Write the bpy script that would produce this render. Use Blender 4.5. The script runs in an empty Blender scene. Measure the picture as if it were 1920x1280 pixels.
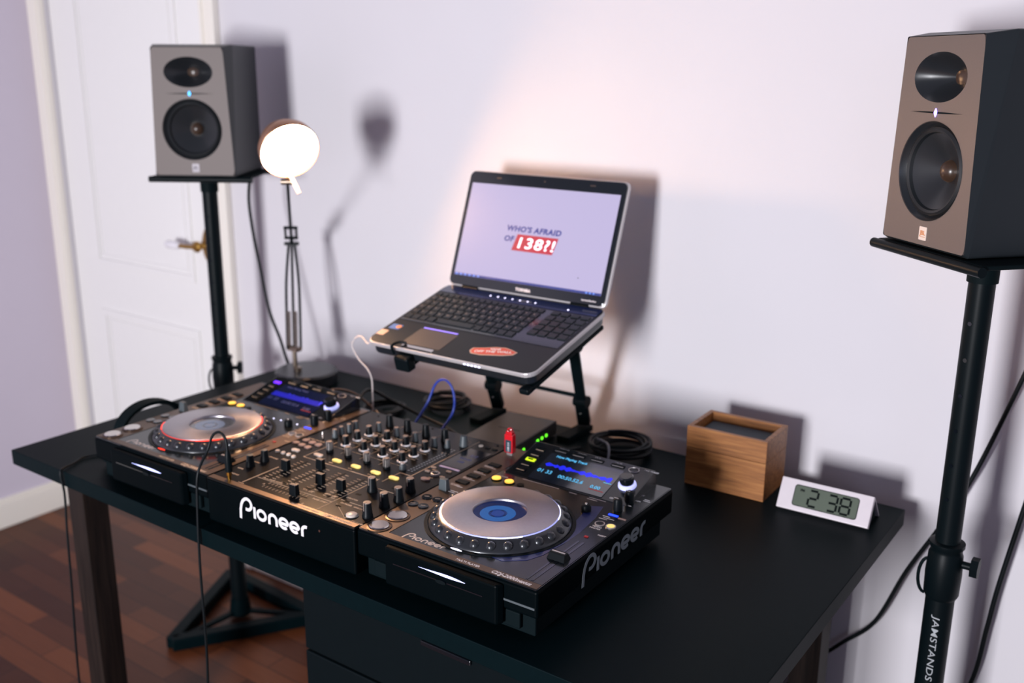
import bpy, bmesh, math, random
from mathutils import Vector, Matrix
random.seed(7)
PI = math.pi
sc = bpy.context.scene
COL = sc.collection
TZ = 0.73                      # height of the table top above the floor
WALL = 0.83                    # y of the back wall
LEFTW = -1.49                  # x of the left wall

# ---------------------------------------------------------------- camera
def make_camera():
    cam = bpy.data.cameras.new('camera')
    o = bpy.data.objects.new('camera', cam)
    COL.objects.link(o)
    yaw, pitch, roll = 0.6204, 0.2681, 0.0064
    f = Vector((-math.sin(yaw)*math.cos(pitch), math.cos(yaw)*math.cos(pitch), -math.sin(pitch)))
    r = Vector((math.cos(yaw), math.sin(yaw), 0))
    u = r.cross(f)
    r2 = r*math.cos(roll)+u*math.sin(roll)
    u2 = u*math.cos(roll)-r*math.sin(roll)
    m = Matrix((r2, u2, -f)).transposed().to_4x4()
    m.translation = Vector((1.618, -0.9466, 0.7396+TZ))
    o.matrix_world = m
    cam.sensor_width = 36
    cam.lens = 1864.6/1920*36
    cam.clip_start = 0.01
    cam.dof.use_dof = True
    cam.dof.focus_distance = 1.33
    cam.dof.aperture_fstop = 3.4
    sc.camera = o
make_camera()

# ---------------------------------------------------------------- light and exposure
world = bpy.data.worlds.new('world')
sc.world = world
world.use_nodes = True
wb = world.node_tree.nodes['Background']
wb.inputs[0].default_value = (0.56, 0.54, 0.74, 1)
wb.inputs[1].default_value = 0.26

def area(name, loc, target, sx, sy, energy, color):
    l = bpy.data.lights.new(name, 'AREA')
    l.shape = 'RECTANGLE'; l.size = sx; l.size_y = sy
    l.energy = energy; l.color = color
    o = bpy.data.objects.new(name, l)
    COL.objects.link(o)
    o.location = loc
    o.rotation_euler = (Vector(target)-Vector(loc)).to_track_quat('-Z', 'Y').to_euler()
    return o
area('room_window_light', (0.95, -3.3, TZ+0.42), (0.25, 0.83, TZ+0.45), 0.55, 0.85, 172, (0.95, 0.95, 1.0))
area('weak_blue_fill', (2.9, -2.4, TZ+0.9), (0.6, 0.83, TZ+0.2), 0.9, 0.9, 4, (0.55, 0.65, 1.0))  # weak blue fill light, unseen, behind the camera

sc.view_settings.view_transform = 'Standard'
sc.view_settings.look = 'None'
sc.view_settings.gamma = 1
sc.view_settings.exposure = 0.0
sc.view_settings.use_curve_mapping = False

# ---------------------------------------------------------------- materials
def lin(h):
    h = h.lstrip('#')
    c = [int(h[i:i+2], 16)/255 for i in (0, 2, 4)]
    return tuple((x/12.92 if x <= .04045 else ((x+.055)/1.055)**2.4) for x in c)+(1,)

def mat(name, col, rough=.5, metal=0., emit=None, estr=0., var=.06, scale=40, bump=0., spec=.5, coat=0., aniso=0.):
    m = bpy.data.materials.new(name)
    m.use_nodes = True
    nt = m.node_tree
    b = nt.nodes['Principled BSDF']
    c = lin(col) if isinstance(col, str) else tuple(col)+(1,)
    tc = nt.nodes.new('ShaderNodeTexCoord')
    n = nt.nodes.new('ShaderNodeTexNoise')
    n.inputs['Scale'].default_value = scale
    n.inputs['Detail'].default_value = 4
    nt.links.new(tc.outputs['Object'], n.inputs['Vector'])
    mix = nt.nodes.new('ShaderNodeMix'); mix.data_type = 'RGBA'
    mix.inputs[6].default_value = tuple(x*(1-var) for x in c[:3])+(1,)
    mix.inputs[7].default_value = tuple(min(1, x*(1+var)) for x in c[:3])+(1,)
    nt.links.new(n.outputs['Fac'], mix.inputs[0])
    nt.links.new(mix.outputs[2], b.inputs['Base Color'])
    b.inputs['Roughness'].default_value = rough
    b.inputs['Metallic'].default_value = metal
    b.inputs['Specular IOR Level'].default_value = spec
    b.inputs['Coat Weight'].default_value = coat
    b.inputs['Coat Roughness'].default_value = .08
    b.inputs['Anisotropic'].default_value = aniso
    if emit:
        b.inputs['Emission Color'].default_value = lin(emit)
        b.inputs['Emission Strength'].default_value = estr
    if bump:
        bp = nt.nodes.new('ShaderNodeBump')
        bp.inputs['Strength'].default_value = bump
        bp.inputs['Distance'].default_value = .002
        nt.links.new(n.outputs['Fac'], bp.inputs['Height'])
        nt.links.new(bp.outputs['Normal'], b.inputs['Normal'])
    return m

def wood(name, c1, c2, c3, stretch=(2, 60, 60), rough=.5, axis_scale=1.0):
    m = bpy.data.materials.new(name)
    m.use_nodes = True
    nt = m.node_tree
    b = nt.nodes['Principled BSDF']
    tc = nt.nodes.new('ShaderNodeTexCoord')
    mp = nt.nodes.new('ShaderNodeMapping')
    mp.inputs['Scale'].default_value = stretch
    nt.links.new(tc.outputs['Object'], mp.inputs['Vector'])
    n = nt.nodes.new('ShaderNodeTexNoise')
    n.inputs['Scale'].default_value = 3*axis_scale
    n.inputs['Detail'].default_value = 8
    n.inputs['Roughness'].default_value = .65
    nt.links.new(mp.outputs[0], n.inputs['Vector'])
    cr = nt.nodes.new('ShaderNodeValToRGB')
    e = cr.color_ramp.elements
    e[0].position = .3; e[0].color = lin(c1)
    e[1].position = .72; e[1].color = lin(c3)
    x = e.new(.5); x.color = lin(c2)
    nt.links.new(n.outputs['Fac'], cr.inputs[0])
    nt.links.new(cr.outputs[0], b.inputs['Base Color'])
    b.inputs['Roughness'].default_value = rough
    return m

def parquet(name):
    m = bpy.data.materials.new(name)
    m.use_nodes = True
    nt = m.node_tree
    b = nt.nodes['Principled BSDF']
    tc = nt.nodes.new('ShaderNodeTexCoord')
    br = nt.nodes.new('ShaderNodeTexBrick')
    br.inputs['Color1'].default_value = lin('#7c4628')
    br.inputs['Color2'].default_value = lin('#3c1c12')
    br.inputs['Mortar'].default_value = lin('#2a1510')
    br.inputs['Scale'].default_value = 1
    br.inputs['Brick Width'].default_value = .34
    br.inputs['Row Height'].default_value = .062
    br.inputs['Mortar Size'].default_value = .0012
    br.inputs['Bias'].default_value = -.1
    nt.links.new(tc.outputs['Object'], br.inputs['Vector'])
    mp = nt.nodes.new('ShaderNodeMapping')
    mp.inputs['Scale'].default_value = (4, 60, 1)
    nt.links.new(tc.outputs['Object'], mp.inputs['Vector'])
    n = nt.nodes.new('ShaderNodeTexNoise'); n.inputs['Scale'].default_value = 2; n.inputs['Detail'].default_value = 6
    nt.links.new(mp.outputs[0], n.inputs['Vector'])
    mx = nt.nodes.new('ShaderNodeMix'); mx.data_type = 'RGBA'; mx.blend_type = 'MULTIPLY'
    mx.inputs[0].default_value = .6
    nt.links.new(br.outputs['Color'], mx.inputs[6])
    cr = nt.nodes.new('ShaderNodeValToRGB')
    cr.color_ramp.elements[0].color = (.45, .4, .38, 1); cr.color_ramp.elements[1].color = (1, 1, 1, 1)
    nt.links.new(n.outputs['Fac'], cr.inputs[0])
    nt.links.new(cr.outputs[0], mx.inputs[7])
    nt.links.new(mx.outputs[2], b.inputs['Base Color'])
    b.inputs['Roughness'].default_value = .38
    return m

M = {}
M['wall'] = mat('painted_wall', '#d8d4d8', .9, var=.015, scale=8, bump=.05)
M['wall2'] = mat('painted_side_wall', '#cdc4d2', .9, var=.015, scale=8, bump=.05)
M['door'] = mat('white_door_paint', '#eceae8', .55, var=.01)
M['trim'] = mat('white_trim_paint', '#eee8de', .5, var=.01)
M['floor'] = parquet('parquet_floor')
M['brass'] = mat('brass', '#b08a4a', .28, 1)
M['crystal'] = mat('pale_knob', '#e9e6ea', .15)
M['table'] = mat('black_tabletop', (.0012, .0058, .0074), .44, var=.12, scale=90, bump=.03, spec=.25)
M['tableedge'] = mat('black_table_edge', (.006, .012, .015), .45)
M['darkwood'] = wood('dark_leg_wood', '#171414', '#241d1b', '#2e2521', (40, 40, 2), .5)
M['blk'] = mat('black_plastic', (.0025, .0055, .0070), .42, spec=.25)
M['blkgloss'] = mat('black_gloss', (.004, .006, .009), .12, coat=.5)
M['blkmat'] = mat('black_matte', (.0030, .0070, .0085), .6, spec=.2)
M['body'] = mat('deck_body', (.0008, .0024, .0032), .42, spec=.14)
M['deck_unused'] = mat('deck_top_metal', (.030, .034, .038), .30, .75, var=.1, scale=300)
M['deckblk'] = mat('deck_top_gloss', (.004, .007, .010), .20, 0, coat=.15, spec=.5)
M['brown'] = mat('brown_lamp_reflection', (.115, .080, .058), .36, .85, var=.12, scale=500)  # brown stands in for the warm lamp's reflection on dark metal
M['mixtop'] = mat('mixer_top', (.010, .0098, .0102), .26, .0, var=.15, scale=400, spec=.42)
M['bluereflect'] = mat('blue_reflection', (.008, .016, .10), .3, coat=.4)  # dark blue paints a reflection onto the glossy deck
M['steel'] = mat('brushed_steel', '#a9a3a8', .3, 1, aniso=.6, var=.08, scale=200)
M['chrome'] = mat('polished_metal', '#d2ccc8', .14, 1)
M['silver'] = mat('silver_plastic', '#b9b3b2', .35, .6)
M['white'] = mat('white_print', '#d9d6da', .6)
M['greyprint'] = mat('grey_print', '#a4a8ac', .6)
M['offwhite'] = mat('cream_print', '#c9b29a', .6)
M['ring'] = mat('white_ring', '#ece8ec', .4, emit='#e4dfe4', estr=.25)  # slight emission whitens the knob rings, which are not lamps
M['jog'] = mat('jog_rubber', (.030, .032, .037), .30, .35, coat=.2)
M['greycap'] = mat('grey_knob_cap', '#4a5256', .45)
M['capbeige'] = mat('knob_top_beige', '#8b7b72', .45)
M['knobblk'] = mat('knob_black', (.0045, .0065, .008), .38, spec=.28)
M['yellow'] = mat('lit_yellow_button', '#e8cf7a', .4, emit='#f4d878', estr=.75)
M['yellow2'] = mat('lit_orange_button', '#f0c060', .4, emit='#ffc64a', estr=1.2)
M['ygreen'] = mat('lit_green_yellow_key', '#c8e020', .4, emit='#c9e61c', estr=1.0)
M['pinkbtn'] = mat('dull_pink_button', '#8d7570', .4)
M['whitebtn'] = mat('pale_button', '#c9bdb4', .35, emit='#c9bdb4', estr=.12)
M['blueled'] = mat('blue_led', '#1030ff', .4, emit='#2040ff', estr=2.2)
M['purpleled'] = mat('purple_led', '#5020ff', .4, emit='#6a22ff', estr=1.6)
M['cyanled'] = mat('cyan_led', '#10a0ff', .4, emit='#12a8ff', estr=2.4)
M['violetled'] = mat('violet_white_led', '#9a90ff', .4, emit='#9a86ff', estr=3)
M['whiteled'] = mat('white_led', '#e0e0ff', .4, emit='#dcdcff', estr=2.6)
M['coolglow'] = mat('cool_slot_light', '#c0c4ff', .4, emit='#b4baff', estr=2.2)
M['ringcool'] = mat('cool_ring_light', '#a8aef0', .3, emit='#a8aef8', estr=.75)
M['ringred'] = mat('red_ring_light', '#ff3a20', .3, emit='#ff3014', estr=.22)
M['redled'] = mat('red_led', '#ff2010', .4, emit='#ff3a20', estr=1.5)
M['greenled'] = mat('green_led', '#40ff20', .4, emit='#6aff2a', estr=2.2)
M['redmark'] = mat('red_print', '#b02028', .5)
M['lcdglass'] = mat('dark_screen_glass', (.012, .018, .026), .12, emit='#0a1838', estr=.10)
M['lcdglass'].node_tree.nodes['Principled BSDF'].inputs['IOR'].default_value = 2.2
M['fxglass'] = mat('effect_display_glass', (.004, .006, .012), .14, spec=.25, emit='#060c20', estr=.10)
M['lcdnavy'] = mat('navy_screen', (.002, .005, .02), .2, spec=.2, emit='#061444', estr=.25)
M['lcdtext'] = mat('cyan_screen_text', '#58b8e0', .4, emit='#58b4e4', estr=.65)
M['lcddim'] = mat('dim_blue_text', '#1c2a50', .4, emit='#24306a', estr=.6)
M['wave'] = mat('blue_waveform', '#1c28ff', .4, emit='#2028f0', estr=.9)
M['jogblue'] = mat('jog_display_dark_blue', (.002, .008, .03), .25, spec=.2, emit='#04205c', estr=.5)
M['jogblue2'] = mat('jog_display_light_blue', (.004, .03, .09), .3, spec=.2, emit='#1a66b8', estr=.6)
M['jogblue3'] = mat('jog_display_mid_blue', (.004, .02, .08), .3, spec=.2, emit='#0a3c94', estr=.6)
M['joggrey'] = mat('jog_display_grey_reflection', '#3a4048', .2, coat=.6, emit='#27344a', estr=.25)  # grey reflection over the left jog display, put into the colour
M['joggrey2'] = mat('jog_display_pale', '#5a6a80', .2, emit='#4a6088', estr=.35)
M['gold'] = mat('gold_plug', '#c09040', .25, 1)
M['lapbody'] = mat('laptop_black', (.010, .013, .017), .30, coat=.3)
M['lapgloss'] = mat('laptop_bezel', (.006, .009, .013), .12, coat=.8)
M['lapsilver'] = mat('laptop_silver_edge', '#c4bebe', .38, .35)
M['palm'] = mat('laptop_palm_rest', (.007, .0085, .010), .30, .0)
M['key'] = mat('laptop_key', (.014, .018, .022), .26)
M['pad'] = mat('trackpad', '#3a322f', .4)
M['screen'] = mat('laptop_screen_glow', '#101014', .4, var=0, emit='#c9bfe6', estr=.95, spec=.2)
M['navytext'] = mat('navy_screen_text', '#080c18', .5, var=0, emit='#1238a8', estr=.75)
M['redbox'] = mat('red_screen_box', '#301018', .5, var=0, emit='#cc2444', estr=.85)
M['scrwhite'] = mat('white_screen_text', '#f0e8f8', .5, var=0, emit='#f2dce8', estr=.8)
M['taskbar'] = mat('screen_taskbar', '#182c70', .5, emit='#14245c', estr=.6)
M['keyboardblue'] = mat('blue_touch_strip', (.004, .008, .03), .2, coat=.8, emit='#0c1c50', estr=.25)
M['skate'] = mat('red_sticker', '#c8503c', .5)
M['stkblue'] = mat('blue_sticker', '#2a62b0', .4)
M['stkorange'] = mat('orange_sticker', '#d08040', .4)
M['stkpale'] = mat('pale_sticker', '#b89a8c', .5)
M['lampmetal'] = mat('lamp_nickel', '#9b8c7c', .3, 1)
M['shade'] = mat('lamp_shade_copper', '#b28468', .35, .7)
M['opal'] = mat('lamp_opal_disc', '#ffffff', .4, var=0, emit='#ffc692', estr=1)
M['baffleR'] = mat('speaker_baffle', '#635a57', .5, .12, spec=.3, var=.05, scale=400)
M['cab'] = mat('speaker_cabinet', (.013, .017, .020), .42, spec=.45)
M['rubber'] = mat('speaker_rubber', (.008, .010, .012), .45)
M['cone'] = mat('speaker_cone', (.016, .018, .021), .33)
M['dust'] = mat('speaker_dust_cap', '#3c2c22', .3)
M['horn'] = mat('speaker_horn', (.016, .018, .021), .26)
M['tile'] = mat('logo_tile', '#d8c9bf', .4)
M['tiletext'] = mat('logo_print', '#c07840', .5)
M['bamboo'] = wood('bamboo', '#69401e', '#965f30', '#b57c44', (3, 60, 60), .45)
M['slate'] = mat('slate_tray', '#39434b', .7)
M['alu'] = mat('clock_silver', '#e0d6da', .38, .15)
M['lcd'] = mat('clock_display', '#5a6356', .3, coat=.2)
M['lcddigit'] = mat('clock_digit', '#0a1010', .7, spec=.1)
M['cable'] = mat('black_cable', (.004, .0065, .008), .42)
M['cablelight'] = mat('grey_cable', '#70707a', .4)
M['cablewhite'] = mat('white_cable', '#d8ccc8', .4)
M['bluecable'] = mat('blue_cable', '#1c3aa0', .35)
M['usbred'] = mat('red_plastic', '#d01824', .25, coat=.6)
M['greyjacket'] = mat('device_grey', (.026, .025, .025), .5)
M['label'] = mat('stick_label', '#2a3c48', .4)

def ior(names, v):
    for k in names: M[k].node_tree.nodes['Principled BSDF'].inputs['IOR'].default_value = v
ior(('table',), 1.20)
ior(('tableedge', 'body', 'blkmat', 'darkwood'), 1.22)
ior(('blk', 'knobblk', 'floor'), 1.3)
ior(('mixtop',), 1.20)
ior(('cable', 'key', 'palm'), 1.28)

# ---------------------------------------------------------------- mesh helpers
class MB:
    def __init__(self, xf=None):
        self.bm = bmesh.new(); self.xf = xf
    def _x(self, vs, m=None):
        if m is not None:
            for v in vs: v.co = m @ v.co
        return vs
    def box(self, x0, x1, y0, y1, z0, z1, m=None):
        c = [(x0,y0,z0),(x1,y0,z0),(x1,y1,z0),(x0,y1,z0),(x0,y0,z1),(x1,y0,z1),(x1,y1,z1),(x0,y1,z1)]
        v = [self.bm.verts.new(p) for p in c]
        for f in ((0,3,2,1),(4,5,6,7),(0,1,5,4),(1,2,6,5),(2,3,7,6),(3,0,4,7)):
            self.bm.faces.new([v[i] for i in f])
        self._x(v, m); return self
    def hull8(self, pts, m=None):
        v = [self.bm.verts.new(p) for p in pts]
        for f in ((0,3,2,1),(4,5,6,7),(0,1,5,4),(1,2,6,5),(2,3,7,6),(3,0,4,7)):
            self.bm.faces.new([v[i] for i in f])
        self._x(v, m); return self
    def lathe(self, prof, cx=0, cy=0, n=32, m=None, sx=1, sy=1, close=True):
        rings = []
        allv = []
        for (r, z) in prof:
            if r < 1e-6:
                ring = [self.bm.verts.new((cx, cy, z))]
            else:
                ring = [self.bm.verts.new((cx+sx*r*math.cos(2*PI*i/n), cy+sy*r*math.sin(2*PI*i/n), z)) for i in range(n)]
            rings.append(ring); allv += ring
        for a, b in zip(rings, rings[1:]):
            if len(a) == 1 and len(b) == 1: continue
            for i in range(n):
                j = (i+1) % n
                if len(a) == 1: self.bm.faces.new((a[0], b[j], b[i])[::-1])
                elif len(b) == 1: self.bm.faces.new((a[i], a[j], b[0]))
                else: self.bm.faces.new((a[i], a[j], b[j], b[i]))
        if close:
            for ring, rev in ((rings[0], True), (rings[-1], False)):
                if len(ring) > 1:
                    self.bm.faces.new(ring[::-1] if rev else ring)
        self._x(allv, m); return self
    def cyl(self, cx, cy, z0, z1, r0, r1=None, n=24, m=None, ch=0):
        r1 = r0 if r1 is None else r1
        prof = [(r0, z0), (r1, z1-ch), (r1-ch, z1)] if ch else [(r0, z0), (r1, z1)]
        return self.lathe(prof, cx, cy, n, m)
    def prism(self, poly, z0, z1, m=None):
        a = [self.bm.verts.new((x, y, z0)) for x, y in poly]
        b = [self.bm.verts.new((x, y, z1)) for x, y in poly]
        n = len(poly)
        self.bm.faces.new(a[::-1]); self.bm.faces.new(b)
        for i in range(n):
            j = (i+1) % n
            self.bm.faces.new((a[i], a[j], b[j], b[i]))
        self._x(a+b, m); return self
    def tube(self, pts, r, n=8, closed=False, m=None, cap=True):
        P = [Vector(p) for p in pts]
        N = len(P)
        rings = []; up = None
        for i in range(N):
            if closed: t = P[(i+1) % N]-P[i-1]
            else: t = P[min(i+1, N-1)]-P[max(i-1, 0)]
            t.normalize()
            if up is None:
                up = t.orthogonal().normalized()
            else:
                up = (up - t*up.dot(t))
                up = up.normalized() if up.length > 1e-6 else t.orthogonal().normalized()
            s = t.cross(up)
            rr = r[i] if isinstance(r, (list, tuple)) else r
            rings.append([self.bm.verts.new(P[i]+(up*math.cos(2*PI*k/n)+s*math.sin(2*PI*k/n))*rr) for k in range(n)])
        for i in range(N if closed else N-1):
            a, b = rings[i], rings[(i+1) % N]
            for k in range(n):
                j = (k+1) % n
                self.bm.faces.new((a[k], a[j], b[j], b[k]))
        if not closed and cap:
            self.bm.faces.new(rings[0][::-1]); self.bm.faces.new(rings[-1])
        self._x([v for q in rings for v in q], m); return self
    def bar(self, p, q, w, h=None, m=None):
        """rectangular bar from p to q; w wide (horizontal), h high"""
        h = w if h is None else h
        p = Vector(p); q = Vector(q); t = (q-p).normalized()
        s = t.cross(Vector((0, 0, 1)))
        s = s.normalized() if s.length > 1e-5 else Vector((1, 0, 0))
        u = s.cross(t)
        c = []
        for e in (p, q):
            for a, b in ((-1,-1),(1,-1),(1,1),(-1,1)):
                c.append(e+s*a*w/2+u*b*h/2)
        v = [self.bm.verts.new(x) for x in c]
        for f in ((0,3,2,1),(4,5,6,7),(0,1,5,4),(1,2,6,5),(2,3,7,6),(3,0,4,7)):
            self.bm.faces.new([v[i] for i in f])
        self._x(v, m); return self
    def ribbon(self, pts, w, z0, z1, m=None, closed=False):
        """flat stroke in the xy plane"""
        P = [Vector((x, y)) for x, y in pts]; N = len(P)
        L = []; R = []
        for i in range(N):
            if closed: t = P[(i+1) % N]-P[i-1]
            else: t = P[min(i+1, N-1)]-P[max(i-1, 0)]
            t.normalize(); nrm = Vector((-t.y, t.x))
            L.append(P[i]+nrm*w/2); R.append(P[i]-nrm*w/2)
        vs = []
        def q(p, z):
            v = self.bm.verts.new((p.x, p.y, z)); vs.append(v); return v
        l0 = [q(p, z0) for p in L]; r0 = [q(p, z0) for p in R]
        l1 = [q(p, z1) for p in L]; r1 = [q(p, z1) for p in R]
        for i in range(N if closed else N-1):
            j = (i+1) % N
            self.bm.faces.new((r1[i], r1[j], l1[j], l1[i]))
            self.bm.faces.new((l0[i], l0[j], r0[j], r0[i]))
            self.bm.faces.new((l1[i], l1[j], l0[j], l0[i]))
            self.bm.faces.new((r0[i], r0[j], r1[j], r1[i]))
        if not closed:
            self.bm.faces.new((l0[0], r0[0], r1[0], l1[0])); self.bm.faces.new((r0[-1], l0[-1], l1[-1], r1[-1]))
        self._x(vs, m); return self
    def add(self, vf, m=None):
        vs, fs = vf
        v = [self.bm.verts.new(p) for p in vs]
        for f in fs:
            try: self.bm.faces.new([v[i] for i in f])
            except ValueError: pass
        self._x(v, m); return self
    def sphere(self, c, r, n=16, k=10, m=None, sz=1):
        prof = [(r*math.sin(PI*i/k), -r*sz*math.cos(PI*i/k)) for i in range(k+1)]
        prof[0] = (0, prof[0][1]); prof[-1] = (0, prof[-1][1])
        T = Matrix.Translation(c)
        return self.lathe(prof, 0, 0, n, (m @ T) if m is not None else T)
    def build(self, name, mt, parent=None, smooth=35, bevel=0, seg=2, loc=None):
        bm = self.bm
        if self.xf is not None: bmesh.ops.transform(bm, matrix=self.xf, verts=bm.verts)
        bmesh.ops.recalc_face_normals(bm, faces=bm.faces)
        if loc is not None:
            bmesh.ops.translate(bm, vec=-Vector(loc), verts=bm.verts)
        me = bpy.data.meshes.new(name)
        bm.to_mesh(me); bm.free()
        me.materials.append(mt)
        if smooth:
            me.shade_smooth(); me.set_sharp_from_angle(angle=math.radians(smooth))
        o = bpy.data.objects.new(name, me)
        COL.objects.link(o)
        if loc is not None: o.location = loc
        if parent is not None: o.parent = parent
        if bevel:
            b = o.modifiers.new('bevel', 'BEVEL'); b.width = bevel; b.segments = seg
            b.limit_method = 'ANGLE'; b.angle_limit = math.radians(40)
        return o

_tc = {}
def text(s, size=1, bold=0., shear=0., depth=.0002, align='LEFT', space=1.0):
    k = (s, size, bold, shear, depth, align, space)
    if k not in _tc:
        cu = bpy.data.curves.new('t', 'FONT')
        cu.body = s; cu.size = size; cu.offset = bold; cu.shear = shear; cu.extrude = depth
        cu.align_x = align; cu.space_character = space; cu.resolution_u = 3
        o = bpy.data.objects.new('t', cu); COL.objects.link(o)
        dg = bpy.context.evaluated_depsgraph_get()
        me = bpy.data.meshes.new_from_object(o.evaluated_get(dg))
        _tc[k] = ([tuple(v.co) for v in me.vertices], [tuple(p.vertices) for p in me.polygons])
        bpy.data.objects.remove(o); bpy.data.curves.remove(cu); bpy.data.meshes.remove(me)
    return _tc[k]

def plate2d(outer, holes, z0, z1):
    """flat plate with holes -> (verts, faces), filled through a 2D curve"""
    cu = bpy.data.curves.new('p', 'CURVE'); cu.dimensions = '2D'; cu.fill_mode = 'BOTH'
    cu.extrude = (z1-z0)/2
    for lp in [outer]+holes:
        sp = cu.splines.new('POLY'); sp.points.add(len(lp)-1); sp.use_cyclic_u = True
        for i, (x, y) in enumerate(lp): sp.points[i].co = (x, y, 0, 1)
    o = bpy.data.objects.new('p', cu); COL.objects.link(o)
    dg = bpy.context.evaluated_depsgraph_get()
    me = bpy.data.meshes.new_from_object(o.evaluated_get(dg))
    r = ([(v.co.x, v.co.y, v.co.z+(z0+z1)/2) for v in me.vertices], [tuple(p.vertices) for p in me.polygons])
    bpy.data.objects.remove(o); bpy.data.curves.remove(cu); bpy.data.meshes.remove(me)
    return r

def ell(cx, cy, a, b, n=48):
    return [(cx+a*math.cos(2*PI*i/n), cy+b*math.sin(2*PI*i/n)) for i in range(n)]
def rrect(x0, x1, y0, y1, r, n=5):
    out = []
    for cx, cy, a0 in ((x1-r, y0+r, -PI/2), (x1-r, y1-r, 0), (x0+r, y1-r, PI/2), (x0+r, y0+r, PI)):
        for i in range(n+1):
            a = a0+PI/2*i/n
            out.append((cx+r*math.cos(a), cy+r*math.sin(a)))
    return out
def spline(pts, n=8, closed=False):
    P = [Vector(p) for p in pts]; N = len(P); out = []
    for i in range(N if closed else N-1):
        if closed: a, b, c, d = P[i-1], P[i], P[(i+1) % N], P[(i+2) % N]
        else: a, b, c, d = P[max(i-1, 0)], P[i], P[i+1], P[min(i+2, N-1)]
        for k in range(n):
            t = k/n
            out.append(.5*((2*b)+(c-a)*t+(2*a-5*b+4*c-d)*t*t+(3*b-a-3*c+d)*t**3))
    if not closed: out.append(P[-1])
    return out

def tag(o, label, cat, group=None, kind=None):
    if label: o['label'] = label
    if cat: o['category'] = cat
    if group: o['group'] = group
    if kind: o['kind'] = kind
    return o
def thing(name, loc, rz, label, cat, group=None):
    o = bpy.data.objects.new(name, None); COL.objects.link(o)
    o.empty_display_size = .05
    o.location = loc; o.rotation_euler = (0, 0, rz)
    return tag(o, label, cat, group)
def dup(o, loc, parent=None, rz=None):
    c = o.copy(); COL.objects.link(c); c.location = loc
    if parent is not None: c.parent = parent
    if rz is not None: c.rotation_euler = (0, 0, rz)
    for ch in list(o.children):
        d = ch.copy(); COL.objects.link(d); d.parent = c
    return c
def struct(o): o['kind'] = 'structure'; return o
Rz = lambda a: Matrix.Rotation(a, 4, 'Z')
Rx = lambda a: Matrix.Rotation(a, 4, 'X')
Ry = lambda a: Matrix.Rotation(a, 4, 'Y')
T = lambda x, y, z: Matrix.Translation((x, y, z))

# wordmark of the decks and the mixer, drawn as strokes; letters about 1 high, 6.7 long
def wordmark(mb, m, d=.00025):
    w = .23
    def arc(cx, cy, rx, ry, a0, a1, n=18):
        return [(cx+rx*math.cos(math.radians(a0+(a1-a0)*i/n)), cy+ry*math.sin(math.radians(a0+(a1-a0)*i/n))) for i in range(n+1)]
    def st(p): mb.ribbon(p, w, 0, d, m)
    st([(.06, -.35), (.10, .35), (.20, .75), (.36, 1.05)]+arc(.80, .88, .42, .40, 140, -90)+[(.62, .50)])
    st([(1.52, 0), (1.52, .86)])
    mb.ribbon(arc(2.22, .43, .40, .34, 0, 340), w, 0, d, m, closed=True)
    st([(2.98, 0), (2.98, .40)]+arc(3.34, .42, .36, .34, 175, 5)+[(3.70, .40), (3.70, 0)])
    for x in (4.40, 5.44):
        st([(x-.30, .40), (x+.36, .40)]+arc(x, .43, .40, .34, 8, 312))
    st([(6.16, 0), (6.16, .40)]+arc(6.52, .42, .36, .34, 175, 75))

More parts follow.
